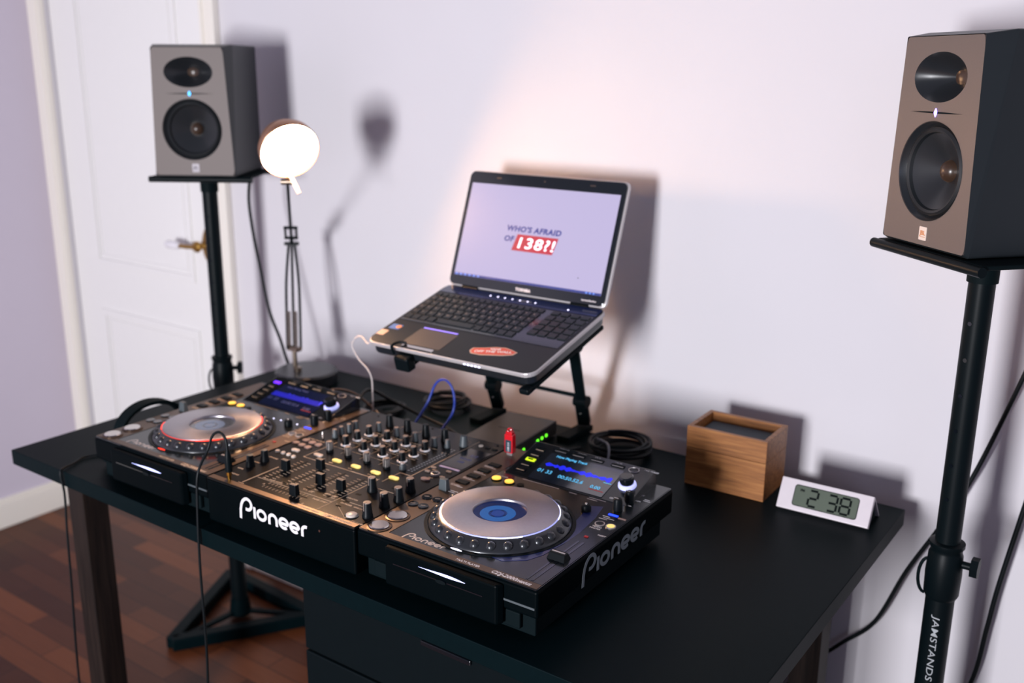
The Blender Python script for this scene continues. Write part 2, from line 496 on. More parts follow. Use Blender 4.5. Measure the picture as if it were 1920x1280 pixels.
# ================================================================ THE ROOM
def room():
    struct(MB().box(LEFTW-.1, 3.2, -3.9, WALL+.12, -.1, 0).build('floor', M['floor'], smooth=0))
    b = MB()
    dl, dr, dt = -1.425, -.66, 2.06
    b.box(dr, 3.2, WALL, WALL+.12, 0, 2.7)
    b.box(LEFTW-.1, dl, WALL, WALL+.12, 0, 2.7)
    b.box(dl, dr, WALL, WALL+.12, dt, 2.7)
    struct(b.build('wall_back', M['wall'], smooth=0))
    struct(MB().box(LEFTW-.1, LEFTW, -3.9, WALL, 0, 2.7).build('wall_left', M['wall2'], smooth=0))
    b = MB(); b.box(LEFTW, LEFTW+.016, -3.9, WALL-.022, 0, .085); b.box(LEFTW, LEFTW+.010, -3.9, WALL-.022, .085, .1)
    struct(b.build('baseboard_left', M['trim'], smooth=0, bevel=.003))
    b = MB(); b.box(-.6, 3.2, WALL-.016, WALL, 0, .085); b.box(-.6, 3.2, WALL-.010, WALL, .085, .1)
    struct(b.build('baseboard_back', M['trim'], smooth=0, bevel=.003))
    # casing round the door
    b = MB(); b.box(LEFTW, -1.425, WALL-.022, WALL, 0, dt+.06); b.box(-1.44, -1.43, WALL-.028, WALL-.02, 0, dt)
    struct(b.build('trim_1', M['trim'], smooth=0, bevel=.004))
    b = MB(); b.box(-.655, -.600, WALL-.022, WALL, 0, dt+.06); b.box(-.652, -.640, WALL-.028, WALL-.02, 0, dt)
    struct(b.build('trim_2', M['trim'], smooth=0, bevel=.004))
    b = MB(); b.box(-1.425, -.655, WALL-.022, WALL, dt, dt+.06)
    struct(b.build('trim_3', M['trim'], smooth=0, bevel=.004))
    # door leaf with two moulded panels, its face 1 cm behind the wall
    y = WALL+.012
    door = struct(MB().box(-1.42, -.69, y, y+.04, .005, dt-.005).build('door_1', M['door'], smooth=0))
    def mould(x0, x1, z0, z1):
        b = MB()
        for k, w in ((0, .022), (.03, .008)):
            a0, a1, c0, c1 = x0+k, x1-k, z0+k, z1-k
            yy = y-.006 if k == 0 else y-.003
            b.box(a0, a1, yy, y, c0, c0+w); b.box(a0, a1, yy, y, c1-w, c1)
            b.box(a0, a0+w, yy, y, c0+w, c1-w); b.box(a1-w, a1, yy, y, c0+w, c1-w)
        return b.build('panel_moulding', M['door'], door, smooth=0, bevel=.0025)
    mould(-1.30, -.80, TZ+.125, 1.92)
    mould(-1.30, -.80, .18, TZ-.02)
    m = T(-.733, y, TZ+.245)@Rx(PI/2)
    MB().lathe([(.024, 0), (.024, .004), (.020, .008), (.0, .009)], n=32, m=m, sx=.8, sy=2.0).build('handle_plate', M['brass'], door)
    b = MB().lathe([(.010, .006), (.009, .03), (.016, .036), (.016, .042), (.009, .046), (.009, .05)], n=24, m=m)
    b.tube([(-.733, y-.046, TZ+.245), (-.77, y-.05, TZ+.243), (-.80, y-.05, TZ+.243)], .006, 12)
    b.build('door_handle', M['brass'], door)
    MB().tube([(-.795, y-.05, TZ+.243), (-.81, y-.05, TZ+.243), (-.85, y-.05, TZ+.243), (-.858, y-.05, TZ+.243)], [.008, .0115, .0115, .008], 16).build('handle_grip', M['crystal'], door)
    b = MB().box(-.69, -.66, WALL+.02, WALL+.06, 0, dt)
    struct(b.build('trim_4', mat('jamb_shadow_tan', '#a98c74', .6), smooth=0))  # jamb strip beside the door leaf, its shadow put into the tan
room()

# ================================================================ TABLE
def table():
    t = thing('desk', (0, 0, 0), 0, 'long black desk with dark square legs carrying the DJ decks', 'desk')
    MB().box(-.2714, 1.2488, -.0185, .7566, TZ-.0305, TZ).build('tabletop', M['table'], t, smooth=0, bevel=.0012)
    for x, y in ((-.165, .07), (1.130, .68), (-.165, .68), (1.130, .07)):
        MB().box(x-.027, x+.027, y-.027, y+.027, 0, TZ-.0305).build('leg', M['darkwood'], t, smooth=0, bevel=.002)
    b = MB()
    for y in (.07, .68): b.box(-.138, 1.103, y-.01, y+.01, TZ-.075, TZ-.031)
    for x in (-.165, 1.13): b.box(x-.01, x+.01, .097, .653, TZ-.075, TZ-.031)
    b.build('apron', M['tableedge'], t, smooth=0)
    # black cabinet under the desk
    c = thing('drawer_cabinet', (.74, .42, 0), 0, 'black cabinet standing on the floor beneath the middle of the desk', 'cabinet')
    MB().box(-.33, .33, -.29, .27, .02, .61).build('cabinet_body', M['blkmat'], c, smooth=0, bevel=.002)
    MB().box(-.32, .32, -.27, .25, 0, .02).build('plinth', M['blkmat'], c, smooth=0)
    for z0, z1 in ((.475, .605), (.325, .47), (.175, .32), (.03, .17)):
        d = MB().box(-.325, .325, -.308, -.29, z0, z1).build('drawer', M['blk'], c, smooth=0, bevel=.002)
        MB().box(-.05, .05, -.313, -.308, z1-.02, z1-.012).build('pull', M['blkgloss'], d, smooth=0, bevel=.001)
table()

# ================================================================ CD DECKS AND MIXER
GA = .0177
def gloc(x, y, z): return (x*math.cos(GA)-y*math.sin(GA), x*math.sin(GA)+y*math.cos(GA), z+TZ)
DZ = .085                      # height of the deck panels
TILT = math.atan2(.025, .1)
UP = T(0, .30, .087)@Rx(TILT)  # frame of the tilted display unit: x along, y up the slope
def um(x, y):                  # slope coordinates of a point given as deck x, y
    return x, (y-.30)/math.cos(TILT)

RING_ARCS = {True: [(a-13, a+13) for a in (-137, -45, 47, 133)], False: [(a-16, a+16) for a in (-147, -50, 32, 126)]}
def player(x0, left):
    lab = ('CD deck with red-lit jog wheel and grey centre, at the door end of the desk' if left else
           'CD deck with blue-centred jog wheel and lit screen, near the clock end of the desk')
    t = thing('dj_media_player', gloc(x0, 0, 0), GA, lab, 'media player', 'media players either side of the mixer')
    W, D = .3195, .402
    # shell
    b = MB()
    b.box(.0005, W, 0, D, .042, DZ-.002)
    b.build('upper_case', M['body'], t, smooth=0, bevel=.004, seg=3)
    b = MB().box(.010, W-.010, .012, D-.02, .008, .042)
    b.box(.03, W-.03, .004, .012, .016, .040)
    b.build('lower_case', M['blkmat'], t, smooth=0, bevel=.002)
    b = MB()
    for x in (.04, .28):
        for y in (.05, .35): b.cyl(x, y, 0, .008, .014, n=20)
    b.build('rubber_feet', M['rubber'], t)
    b = MB()
    b.prism([(.062, 0), (.066, -.012), (.262, -.012), (.268, 0)], .020, DZ-.006)
    b.build('slot_housing', M['body'], t, smooth=0, bevel=.003)
    b = MB().box(.082, .240, -.0128, -.0118, .0560, .0578)
    b.build('disc_slot', M['blkgloss'], t, smooth=0)
    # lens-shaped slot light
    zc = .067
    up = [(.129+.082*i/16, .0024*math.sin(PI*(i/16)**1.5)) for i in range(17)]
    lo = [(x, -.0014*math.sin(PI*((i)/16)**1.5)) for i, (x, _) in enumerate(up)][::-1]
    MB().prism(up+lo[1:-1], 0, .0008, m=T(0, -.012, zc)@Rx(PI/2)).build('slot_light', M['coolglow'], t, smooth=0)
    b = MB().prism(ell(.17, zc-.010, .009, .003, 20), 0, .003, m=T(0, -.012, 0)@Rx(PI/2))
    b.build('eject_button', M['blk'], t, smooth=0)
    MB().box(.242, .316, -.0012, 0, .0555, .0585).build('front_strip', M['greycap'], t, smooth=0)
    # top plate
    b = MB()
    b.add(plate2d(rrect(.002, W-.0015, .002, D-.002, .004), [ell(.1606, .1409, .1085, .1085, 64)], DZ-.002, DZ))
    b.build('top_plate', M['deckblk'], t, smooth=0)
    MB().box(.003, .050, .004, .395, DZ, DZ+.0006).build('transport_strip', M['brown'], t, smooth=0)
    MB().box(.050, W-.003, .003, .0155, DZ, DZ+.0006).build('front_trim', M['brown'], t, smooth=0)
    if left:
        MB().box(.278, W-.003, .0160, .395, DZ, DZ+.0006).build('pitch_strip', M['brown'], t, smooth=0)  # lamp reflection painted on the left strip only
    else:
        MB().box(.278, W-.003, .0160, .395, DZ, DZ+.0006).build('pitch_strip', M['deckblk'], t, smooth=0)
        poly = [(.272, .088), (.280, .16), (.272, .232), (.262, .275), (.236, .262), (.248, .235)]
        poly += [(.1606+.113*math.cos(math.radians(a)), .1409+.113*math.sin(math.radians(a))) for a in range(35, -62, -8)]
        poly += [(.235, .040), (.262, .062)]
        MB().prism(poly, DZ, DZ+.0005).build('blue_reflection', M['bluereflect'], t, smooth=0)  # thin patch carrying the painted blue reflection beside the jog
    # jog wheel
    jx, jy = .1606, .1409
    j = MB()
    j.lathe([(.1075, DZ-.001), (.1075, DZ+.002), (.1050, DZ+.0045), (.0960, DZ+.0125), (.0915, DZ+.0160), (.088, DZ+.0165)], jx, jy, 96, close=False)
    for i in range(26):
        a = 2*PI*(i+.5)/26
        j.sphere((jx+.0970*math.cos(a), jy+.0970*math.sin(a), DZ+.0066), .0083, 16, 10)
    jw = j.build('jog_wheel', M['jog'], t, smooth=50)
    MB().lathe([(.1140, DZ), (.1140, DZ+.0012), (.1090, DZ+.0012), (.1085, DZ-.001)], jx, jy, 80, close=False).build('jog_surround', M['blk'], t)
    MB().lathe([(.0900, DZ+.0150), (.0900, DZ+.0168), (.0888, DZ+.0172), (.0888, DZ+.0150)] if left else [(.0902, DZ+.0150), (.0902, DZ+.0172), (.0885, DZ+.0178), (.0885, DZ+.0150)], jx, jy, 80, close=False).build('ring_light', M['ringred'] if left else M['ringcool'], jw)
    for a0, a1 in RING_ARCS[left]:
        pts = [(jx+.0898*math.cos(math.radians(a0+(a1-a0)*k/14)), jy+.0898*math.sin(math.radians(a0+(a1-a0)*k/14))) for k in range(15)]
        MB().ribbon(pts, .0016, DZ+.0152, DZ+.0174).build('ring_glow', M['redled'] if left else M['whiteled'], jw, smooth=0)
    MB().lathe([(.0890, DZ+.0166), (.0888, DZ+.0182), (.0870, DZ+.0188), (.0415, DZ+.0190), (.0405, DZ+.0176), (.0400, DZ+.0150)], jx, jy, 96, close=False).build('platter_plate', M['steel'], jw)
    disp = MB().lathe([(.0402, DZ+.0148), (.0400, DZ+.0152), (0, DZ+.0152)], jx, jy, 64, close=False).build('jog_display', M['joggrey'] if left else M['jogblue'], jw)
    b = MB().lathe([(.0270, DZ+.0152), (.0270, DZ+.0154), (.0140, DZ+.0154), (.0140, DZ+.0152)], jx, jy-.006, 48, close=False)
    b.build('display_band', M['joggrey2'] if left else M['jogblue2'], jw)
    b = MB().lathe([(.0100, DZ+.0152), (.0100, DZ+.01545), (0, DZ+.01545)], jx, jy-.006, 48, close=False)
    for r in (.0112, .0128):
        for k in range(4):
            b.ribbon([(jx+r*math.cos(2*PI*(k+s/12)/4+.2), jy-.006+r*math.sin(2*PI*(k+s/12)/4+.2)) for s in range(9)], .0006, DZ+.0152, DZ+.0155)
    b.build('display_emblem', M['joggrey2'] if left else M['jogblue3'], jw)
    b = MB().prism(ell(jx-.002 if left else jx+.003, jy-.1115, .010, .0022, 20), DZ, DZ+.0014)
    b.build('jog_lamp', M['redled'] if left else M['whiteled'], t, smooth=0)
    # play and cue
    for y, mname in ((.0225, 'play_button'), (.0640, 'cue_button')):
        b = MB().lathe([(.0190, DZ), (.0190, DZ+.0018), (.0165, DZ+.0024), (.0160, DZ+.0006)], .0255, y, 40, close=False)
        p = b.build(mname, M['brown'], t)
        MB().lathe([(.0150, DZ), (.0150, DZ+.0030), (.0138, DZ+.0042), (0, DZ+.0042)], .0255, y, 40, close=False).build('button_cap', M['chrome'], p)
    first = None
    for x, y in ((.016, .111), (.0345, .113), (.0175, .143), (.0375, .145)):
        if first is None:
            first = MB().cyl(0, 0, 0, .0022, .0085, n=28, ch=.0006).build('search_button', M['blkgloss'], t)
            first.location = (x, y, DZ+.0006)
            MB().box(-.004, .004, -.0006, .0006, .0022, .0025, m=Rz(.4)).build('mark', M['capbeige'], first, smooth=0)
        else:
            dup(first, (x, y, DZ+.0006), t)
    MB().hull8([(.012,.178,DZ),(.028,.178,DZ),(.028,.190,DZ),(.012,.190,DZ),(.0135,.180,DZ+.019),(.0265,.180,DZ+.019),(.0265,.188,DZ+.019),(.0135,.188,DZ+.019)]).build('direction_lever', M['greycap'], t, smooth=0, bevel=.001)
    first = None
    for x, y in ((.027, .223), (.0275, .253), (.028, .282), (.029, .311)):
        if first is None:
            first = MB().box(-.011, .011, -.006, .006, 0, .0022).build('track_key', M['blk'], t, smooth=0, bevel=.0006)
            first.location = (x, y, DZ+.0006)
        else: dup(first, (x, y, DZ+.0006), t)
    b = MB()
    for y in (.205, .238, .268, .298):
        b.box(.016, .040, y, y+.001, DZ+.0006, DZ+.0009)
    for y in (.206, .239, .269, .299):
        b.add(text('SEARCH', .005), T(.014, y+.0015, DZ+.0006))
    for x, w, y in ((.030, .016, .186), (.030, .013, .181)):
        b.box(x, x+w, y, y+.0009, DZ+.0006, DZ+.0009)
    b.add(text('LOOP', .006), T(.060, .280, DZ))
    # model name on the front trim and small captions round the deck
    b.add(text('MULTI PLAYER', .0062, .0001), T(.180, .0065, DZ+.0006))
    b.add(text('CDJ-2000nexus', .0100, .00025, .25), T(.240, .0055, DZ+.0006))
    for x, y, w in ((.276, .236, .014), (.281, .241, .018), (.277, .246, .012), (.283, .300, .014), (.302, .330, .012), (.302, .335, .009), (.226, .292, .030), (.226, .286, .018), (.190, .290, .014), (.100, .2915, .070)):
        b.box(x, x+w, y, y+.0007, DZ+.0005, DZ+.0009)
    for s, x, y in (('TEMPO', .281, .206), ('MASTER', .280, .200), ('JOG ADJUST', .268, .345), ('VINYL', .225, .300), ('TOUCH', .283, .322), ('RESET', .303, .184)):
        b.add(text(s, .005), T(x, y, DZ+.0006))
    b.build('panel_captions', M['white'] if not left else M['offwhite'], t, smooth=0)
    b = MB(); wordmark(b, T(.074, .020, DZ)@Matrix.Scale(.0110, 4), .02)
    b.build('deck_wordmark', M['silver'], t, smooth=0)
    MB().box(.290, .296, .168, .172, DZ+.0005, DZ+.0018).build('tempo_reset_light', M['redmark'], t, smooth=0)
    # right column
    MB().box(.282, .298, .2535, .2575, DZ+.0005, DZ+.0016).build('vinyl_light', M['blueled'], t, smooth=0)
    MB().box(.301, .314, .2500, .2525, DZ+.0005, DZ+.0018, m=None).build('indicator_bar', M['pinkbtn'], t, smooth=0)
    for (x, y, k) in ((.288, .218, 0), (.306, .219, 1)):
        p = MB().lathe([(.0078, DZ), (.0078, DZ+.0022), (.0062, DZ+.0022), (.0062, DZ+.0008)], x, y, 28, close=False).build('tempo_button', M['silver'], t)
        MB().cyl(x, y, DZ+.0008, DZ+.0024, .0060, n=28).build('lens', M['blkgloss'] if (k == 0 or left) else M['yellow'], p)
    for (x, y) in ((.285, .278), (.287, .312)):
        p = MB().lathe([(.0078, DZ), (.0072, DZ+.014), (.0062, DZ+.0185), (.0056, DZ+.019)], x, y, 24).build('adjust_knob', M['knobblk'], t)
        MB().box(x-.0065, x+.001, y-.0006, y+.0006, DZ+.019, DZ+.0197).build('pointer', M['silver'], p, smooth=0)
    p = MB().lathe([(.0082, DZ), (.0080, DZ+.008), (.0060, DZ+.011), (.0056, DZ+.0115)], .247, .247, 24).build('release_knob', M['knobblk'], t)
    MB().sphere((.247, .247, DZ+.0115), .0022, 10, 6).build('pointer', M['chrome'], p)
    for x, y in ((.197, .256), (.216, .257), (.240, .262), (.258, .259)) if left else ():
        MB().cyl(x, y, DZ, DZ+.0012, .0013, n=12).build('memory_light', M['whiteled'], t)
    b = MB().box(.2970, .3010, .018, .152, DZ+.0006, DZ+.0010)
    b.box(.2895, .2925, .018, .152, DZ+.0006, DZ+.0010)
    b.build('tempo_slot', M['blkgloss'], t, smooth=0)
    ys = .060 if left else .092
    p = MB().hull8([(.280,ys-.010,DZ),(.309,ys-.010,DZ),(.309,ys+.010,DZ),(.280,ys+.010,DZ),(.282,ys-.005,DZ+.010),(.307,ys-.005,DZ+.010),(.307,ys+.005,DZ+.010),(.282,ys+.005,DZ+.010)]).build('tempo_slider', M['knobblk'], t, smooth=0, bevel=.001)
    MB().box(.284, .305, ys-.0012, ys+.0012, DZ+.010, DZ+.0106).build('pointer', M['silver'], p, smooth=0)
    # two yellow loop buttons
    for x in (.0640, .0895):
        p = MB().lathe([(.0092, DZ), (.0092, DZ+.0016), (.0078, DZ+.0018)], x, .267, 28).build('loop_button', M['blk'], t)
        MB().lathe([(.0076, DZ+.0016), (.0074, DZ+.0034), (0, DZ+.0038)], x, .267, 28, close=False).build('lens', M['yellow2'], p)
    p = MB().cyl(.111, .268, DZ, DZ+.002, .0060, n=20).build('reloop_button', M['blk'], t)
    # raised display unit
    x0_, x1_, y0_, y1_ = .058, .292, .2955, .397
    un = MB().hull8([(x0_, y0_, DZ), (x1_, y0_, DZ), (x1_, y1_, DZ), (x0_, y1_, DZ), (x0_+.002, y0_+.002, .086), (x1_-.002, y0_+.002, .086), (x1_-.002, y1_-.002, .1113), (x0_+.002, y1_-.002, .1113)]).build('display_unit', M['deckblk'] if not left else M['blkgloss'], t, smooth=0, bevel=.0012)
    def ub(xa, xb, ya, yb, z0, z1, b=None):
        b = MB() if b is None else b
        (_, va), (_, vb) = um(0, ya), um(0, yb)
        return b.box(xa, xb, va, vb, z0, z1, m=UP)
    ub(.104, .2440, .2995, .3740, 0, .0009).build('display_screen', M['lcdnavy'] if left else M['lcdglass'], un, smooth=0)
    # what the screen shows
    b = MB()
    for i in range(84):
        x = .112+i*.0015
        h = .0012+.0052*abs(math.sin(i*.37)*math.cos(i*.11+.5))+random.random()*.0012
        y = (.343-.30)/math.cos(TILT)
        b.box(x, x+.0009, y-h, y+h, .0009, .0011, m=UP)
    b.build('waveform', M['wave'], un, smooth=0)
    b = MB()
    def ut(s, x, y, size, bold=.0001):
        b.add(text(s, size, bold), UP@T(x, (y-.30)/math.cos(TILT), .0010))
    ut('Now Playing Track', .118, .3655, .0078); ut('00:50.52.6', .150, .3170, .0115); ut('0.00', .213, .3145, .0105)
    ut('01 33', .108, .3200, .0125); ub(.228, .242, .334, .335, .0009, .0011, b)
    b.build('screen_text', M['lcddim'] if left else M['lcdtext'], un, smooth=0)
    if left:
        b = ub(.105, .235, .3335, .3475, .0009, .0012)
        b.build('screen_bar', mat('blue_screen_bar', '#04082c', .5, spec=.1, emit='#0c18c8', estr=.8), un, smooth=0)
    ub(.214, .240, .3105, .3118, .0009, .0012).build('screen_mark', M['redmark'], un, smooth=0)
    # side keys, lit third one
    for k, y in enumerate((.374, .3585, .3435, .3285, .3140)):
        lit = k == 2 and not left
        top_lit = left and k == 0
        kb = ub(.072, .090, y-.0035, y+.0035, 0, .0018)
        kk = kb.build('source_key', M['ygreen'] if lit else (M['purpleled'] if top_lit else M['blk']), un, smooth=0, bevel=.0005)
        if lit: ub(.076, .086, y-.0014, y+.0014, .0018, .0022).build('mark', M['blkmat'], kk, smooth=0)
        elif not top_lit:
            ub(.074, .089, y-.0034, y-.0026, .0018, .0022).build('mark', M['offwhite'], kk, smooth=0)
    for x in (.1175, .1525, .188, .2275):
        kk = ub(x-.0125, x+.0125, .3800, .3865, 0, .0018).build('menu_key', M['blk'], un, smooth=0, bevel=.0005)
        ub(x-.010, x+.011, .3800, .3808, .0018, .0022).build('mark', M['silver'] if not left else M['offwhite'], kk, smooth=0)
    q = um(0, .382)[1]
    kk = MB().lathe([(.0095, 0), (.0095, .0018), (.0085, .0022), (.0080, .0012)], .2575, q, 32, m=UP, sy=.72, close=False).build('menu_ring', M['silver'], un)
    b = MB()
    for s, x, y in (('BACK', .252, .3885), ('TAG TRACK', .272, .3885), ('CD', .256, .3030), ('USB', .270, .3030), ('BROWSE', .110, .3905), ('INFO', .180, .3905), ('MENU', .218, .3905), ('TAG LIST', .145, .3905)):
        b.add(text(s, .0048), UP@T(x, (y-.30)/math.cos(TILT), .0003))
    b.build('unit_captions', M['white'], un, smooth=0)
    q = um(0, .3430)[1]
    p = MB().lathe([(.0150, 0), (.0145, .0040), (.0125, .0055), (.0120, .006)], .2665, q, 40, m=UP).build('browse_knob', mat('knob_glow', '#b8bcff', .3, emit='#b8bcf8', estr=.8), un)
    p = MB().lathe([(.0105, .003), (.0118, .010), (.0115, .017), (.0095, .0195), (0, .0197)], .2665, q, 32, m=UP, close=False).build('knob_grip', M['blkgloss'], un)
    # side wordmark on the outer case
    if not left:
        b = MB(); wordmark(b, T(W, .116, .0425)@Rz(PI/2)@Rx(PI/2)@Matrix.Diagonal((.0286, .0250, .0286, 1))@T(0, .12, 0), .012)
        b.build('side_wordmark', mat('grey_wordmark_paint', '#7c8488', .5), t, smooth=0)
    return t

def mixer():
    t = thing('dj_mixer', gloc(.320, 0, 0), GA, 'four-channel DJ mixer crowded with knobs, between the two CD decks', 'mixer')
    W, D = .3328, .400
    MB().box(0, W, -.004, D, .008, DZ-.003).build('mixer_case', M['body'], t, smooth=0, bevel=.003)
    b = MB()
    for x in (.04, .29):
        for y in (.05, .35): b.cyl(x, y, 0, .008, .014, n=20)
    b.build('rubber_feet', M['rubber'], t)
    b = MB().box(.001, W-.001, -.003, D-.001, DZ-.003, DZ)
    b.build('top_panel', M['mixtop'], t, smooth=0, bevel=.0006)
    MB().box(.002, W-.002, -.001, .010, DZ, DZ+.0008).build('front_trim', M['brown'], t, smooth=0)
    MB().box(.336-.0032, .336, 0, .001, .02, .03)
    b = MB(); wordmark(b, T(.080, -.004, .0390)@Rx(PI/2)@Matrix.Scale(.0232, 4)@T(0, .10, 0), .012)
    b.build('front_wordmark', M['white'], t, smooth=0)
    MB().cyl(.262, 0, 0, .002, .002, n=12, m=T(0, -.004, .062)@Rx(PI/2)).build('front_screw', M['chrome'], t)
    # ---- printing
    Z = DZ
    b = MB()
    def ln(x0, y0, x1, y1, w=.0007, z=Z, h=.0003):
        b.ribbon([(x0, y0), (x1, y1)], w, z, z+h)
    chx = (.089, .134, .178, .222)
    for cx in chx:
        for i in range(11):
            y = .056+i*.0078
            ln(cx-.0125, y, cx-.0045, y, .0007); ln(cx+.0045, y, cx+.0125, y, .0007)
    for i in range(12):
        x = .106+i*.0078
        ln(x, .022, x, .028, .0007); ln(x, .036, x, .042, .0007)
    ln(.066, .016, .066, .095, .0016); ln(.060, .013, .073, .013, .0010)
    ln(.070, .045, .24, .045, .0006); ln(.24, .012, .24, .155, .0009); ln(.245, .060, .300, .060, .0006); ln(.25, .045, .30, .012, .0005)
    ln(.066, .152, .240, .152, .0012)
    ln(.066, .152, .066, .235, .0009)
    ln(.274, .195, .274, .386, .0012); ln(.250, .195, .274, .195, .0010); ln(.250, .150, .250, .195, .0009)
    ln(.245, .125, .300, .125, .0006)
    for cx in (.109, .153, .197): ln(cx, .20, cx, .37, .0005)
    for y in (.218, .252, .283, .312): ln(.066, y, .235, y, .0004)
    for s, x, y, z in (('MIC', .010, .330, .006), ('HEADPHONES', .008, .116, .0048), ('LEVEL', .012, .052, .005), ('MIXING', .010, .086, .005), ('PHONES', .020, .030, .005),
                       ('CROSS FADER ASSIGN', .078, .048, .0046), ('A THRU B', .118, .052, .0046), ('A THRU B', .168, .052, .0046), ('CH FADER', .252, .050, .005), ('EQ CURVE', .208, .060, .005),
                       ('FADER START', .205, .036, .005), ('ISOLATOR', .246, .070, .005), ('A', .098, .030, .006), ('B', .205, .012, .006), ('ON/OFF', .312, .010, .006), ('LEVEL/DEPTH', .280, .050, .0045),
                       ('TIME', .300, .088, .0048), ('BEAT', .285, .236, .0048), ('TAP', .300, .206, .0048), ('SOUND COLOR FX', .006, .220, .0048), ('CUE', .120, .158, .0045), ('CUE', .165, .158, .0045), ('CUE', .209, .158, .0045),
                       ('BOOTH', .250, .305, .0045), ('MASTER', .246, .372, .0048)):
        b.add(text(s, z, .00008), T(x, y, Z))
    for cx in chx:
        for s, y in (('LOW', .226), ('MID', .257), ('HI', .288)): b.add(text(s, .004), T(cx+.008, y, Z))
    b.build('panel_printing', M['offwhite'], t, smooth=0)
    b = MB()
    b.add(text('PROFESSIONAL MIXER', .0062, .0001), T(.192, .0022, Z+.0008)); b.add(text('DJM-900nexus', .0095, .00022, .25), T(.262, .0018, Z+.0008))
    b.build('model_name', M['offwhite'], t, smooth=0)
    b = MB()
    for cx in chx: b.box(cx-.0011, cx+.0011, .052, .140, Z, Z+.0003)
    b.box(.102, .198, .0315, .0335, Z, Z+.0003)
    for x, y in ((.172, .060), (.218, .058), (.258, .040), (.258, .060), (.254, .090), (.088, .052), (.125, .054), (.285, .140)): b.box(x-.005, x+.005, y-.0022, y+.0022, Z, Z+.0003)
    b.build('fader_slots', M['blkmat'], t, smooth=0)
    # ---- faders
    f0 = None
    for x, y, rot in ((chx[0], .090, 0), (chx[1], .126, 0), (chx[2], .082, 0), (chx[3], .084, 0), (.176, .0265, 1)):
        name = 'crossfader' if rot else 'channel_fader'
        if f0 is None or rot:
            w, d = (.0075, .0050) if not rot else (.0075, .0050)
            fb = MB().hull8([(-w,-d,.002),(w,-d,.002),(w,d,.002),(-w,d,.002),(-w*.93,-d*.8,.0205),(w*.93,-d*.8,.0205),(w*.93,d*.8,.0205),(-w*.93,d*.8,.0205)])
            o = fb.build(name, M['knobblk'], t, smooth=0, bevel=.0008)
            o.location = (x, y, Z)
            mm = MB().box(-.0066, .0066, -.0038, -.0030, .0205, .0210); mm.box(.0062, .0070, -.0042, .0042, .0202, .0212)
            mm.box(-.0064, .0064, -.0008, .0008, .0205, .0211)
            mm.build('pointer', M['capbeige'], o, smooth=0)
            if not rot: f0 = o
        else:
            o = dup(f0, (x, y, Z), t)
    # ---- knobs
    def knob(name, x, y, r, h, body, cap, ring=None, stripes=False):
        k = MB().lathe([(r*1.12, .0), (r*1.10, .0035), (r, .005), (r*.82, h-.001), (r*.76, h)], n=20).build(name, body, t)
        k.location = (x, y, Z)
        c = MB().lathe([(r*.80, h-.0008), (r*.76, h+.0003), (0, h+.0006)], n=20, close=False)
        c.box(-.0006, .0006, -r*1.02, -r*.1, h*.5, h+.0009)
        c.build('pointer', cap, k, smooth=30)
        if stripes:
            s = MB()
            for i in range(12):
                a = 2*PI*i/12
                s.box(r*.80, r*1.03, -.0006, .0006, .004, h-.0015, m=Rz(a))
            s.build('grip_stripes', M['silver'], k, smooth=0)
        if ring:
            MB().lathe([(r*1.42, 0), (r*1.42, .0012), (r*1.22, .0020), (r*1.15, .0020), (r*1.15, 0)], n=28, close=False).build('base_ring', ring, k)
        return k
    kx = (.086, .1300, .1745, .2190)
    k0 = None
    for y in (.236, .267, .298):
        for x in kx:
            if k0 is None: k0 = knob('equaliser_knob', x, y, .0063, .0175, M['knobblk'], M['capbeige'], M['ring'])
            else: dup(k0, (x, y, Z), t)
    k0 = None
    for x in kx:
        if k0 is None: k0 = knob('trim_knob', x, .3240, .0056, .0160, M['greycap'], M['capbeige'])
        else: dup(k0, (x, .3240, Z), t)
    k0 = None
    for x in kx:
        if k0 is None: k0 = knob('input_selector', x, .3550, .0070, .0220, M['knobblk'], M['knobblk'])
        else: dup(k0, (x, .3550, Z), t)
    k0 = None
    for x in kx:
        if k0 is None: k0 = knob('colour_knob', x, .1960, .0060, .0190, M['knobblk'], M['capbeige'], stripes=True)
        else: dup(k0, (x, .1960, Z), t)
    k0 = None
    for y, x in ((.252, .044), (.270, .043), (.288, .045), (.307, .044)):
        if k0 is None: k0 = knob('microphone_knob', x, y, .0050, .0155, M['greycap'], M['capbeige'])
        else: dup(k0, (x, y, Z), t)
    k0 = None
    for x, y in ((.024, .070), (.026, .100)):
        if k0 is None: k0 = knob('headphone_knob', x, y, .0072, .0200, M['knobblk'], M['greycap'])
        else: dup(k0, (x, y, Z), t)
    k0 = None
    for x, y in ((.262, .113), (.321, .038), (.318, .079), (.322, .108), (.314, .146)):
        if k0 is None: k0 = knob('effect_knob', x, y, .0078, .0235, M['knobblk'], M['capbeige'])
        else: dup(k0, (x, y, Z), t)
    knob('master_knob', .262, .355, .0072, .0190, M['greycap'], M['greycap'])
    knob('booth_knob', .243, .332, .0050, .0150, M['greycap'], M['capbeige'])
    knob('monitor_knob', .243, .210, .0055, .0110, M['greycap'], M['silver'])
    # ---- buttons
    b0 = None
    for i, x in enumerate((.084, .129, .173, .218, .258)):
        def pill(mt):
            o = MB().prism(rrect(-.0098, .0098, -.0046, .0046, .0045, 6), 0, .0028).build('cue_button', mt, t, smooth=0, bevel=.0006)
            o.location = (x, .1700, Z); return o
        if i == 0: pill(M['whitebtn'])
        elif b0 is None: b0 = pill(M['yellow'])
        else: dup(b0, (x, .1700, Z), t)
    b0 = None
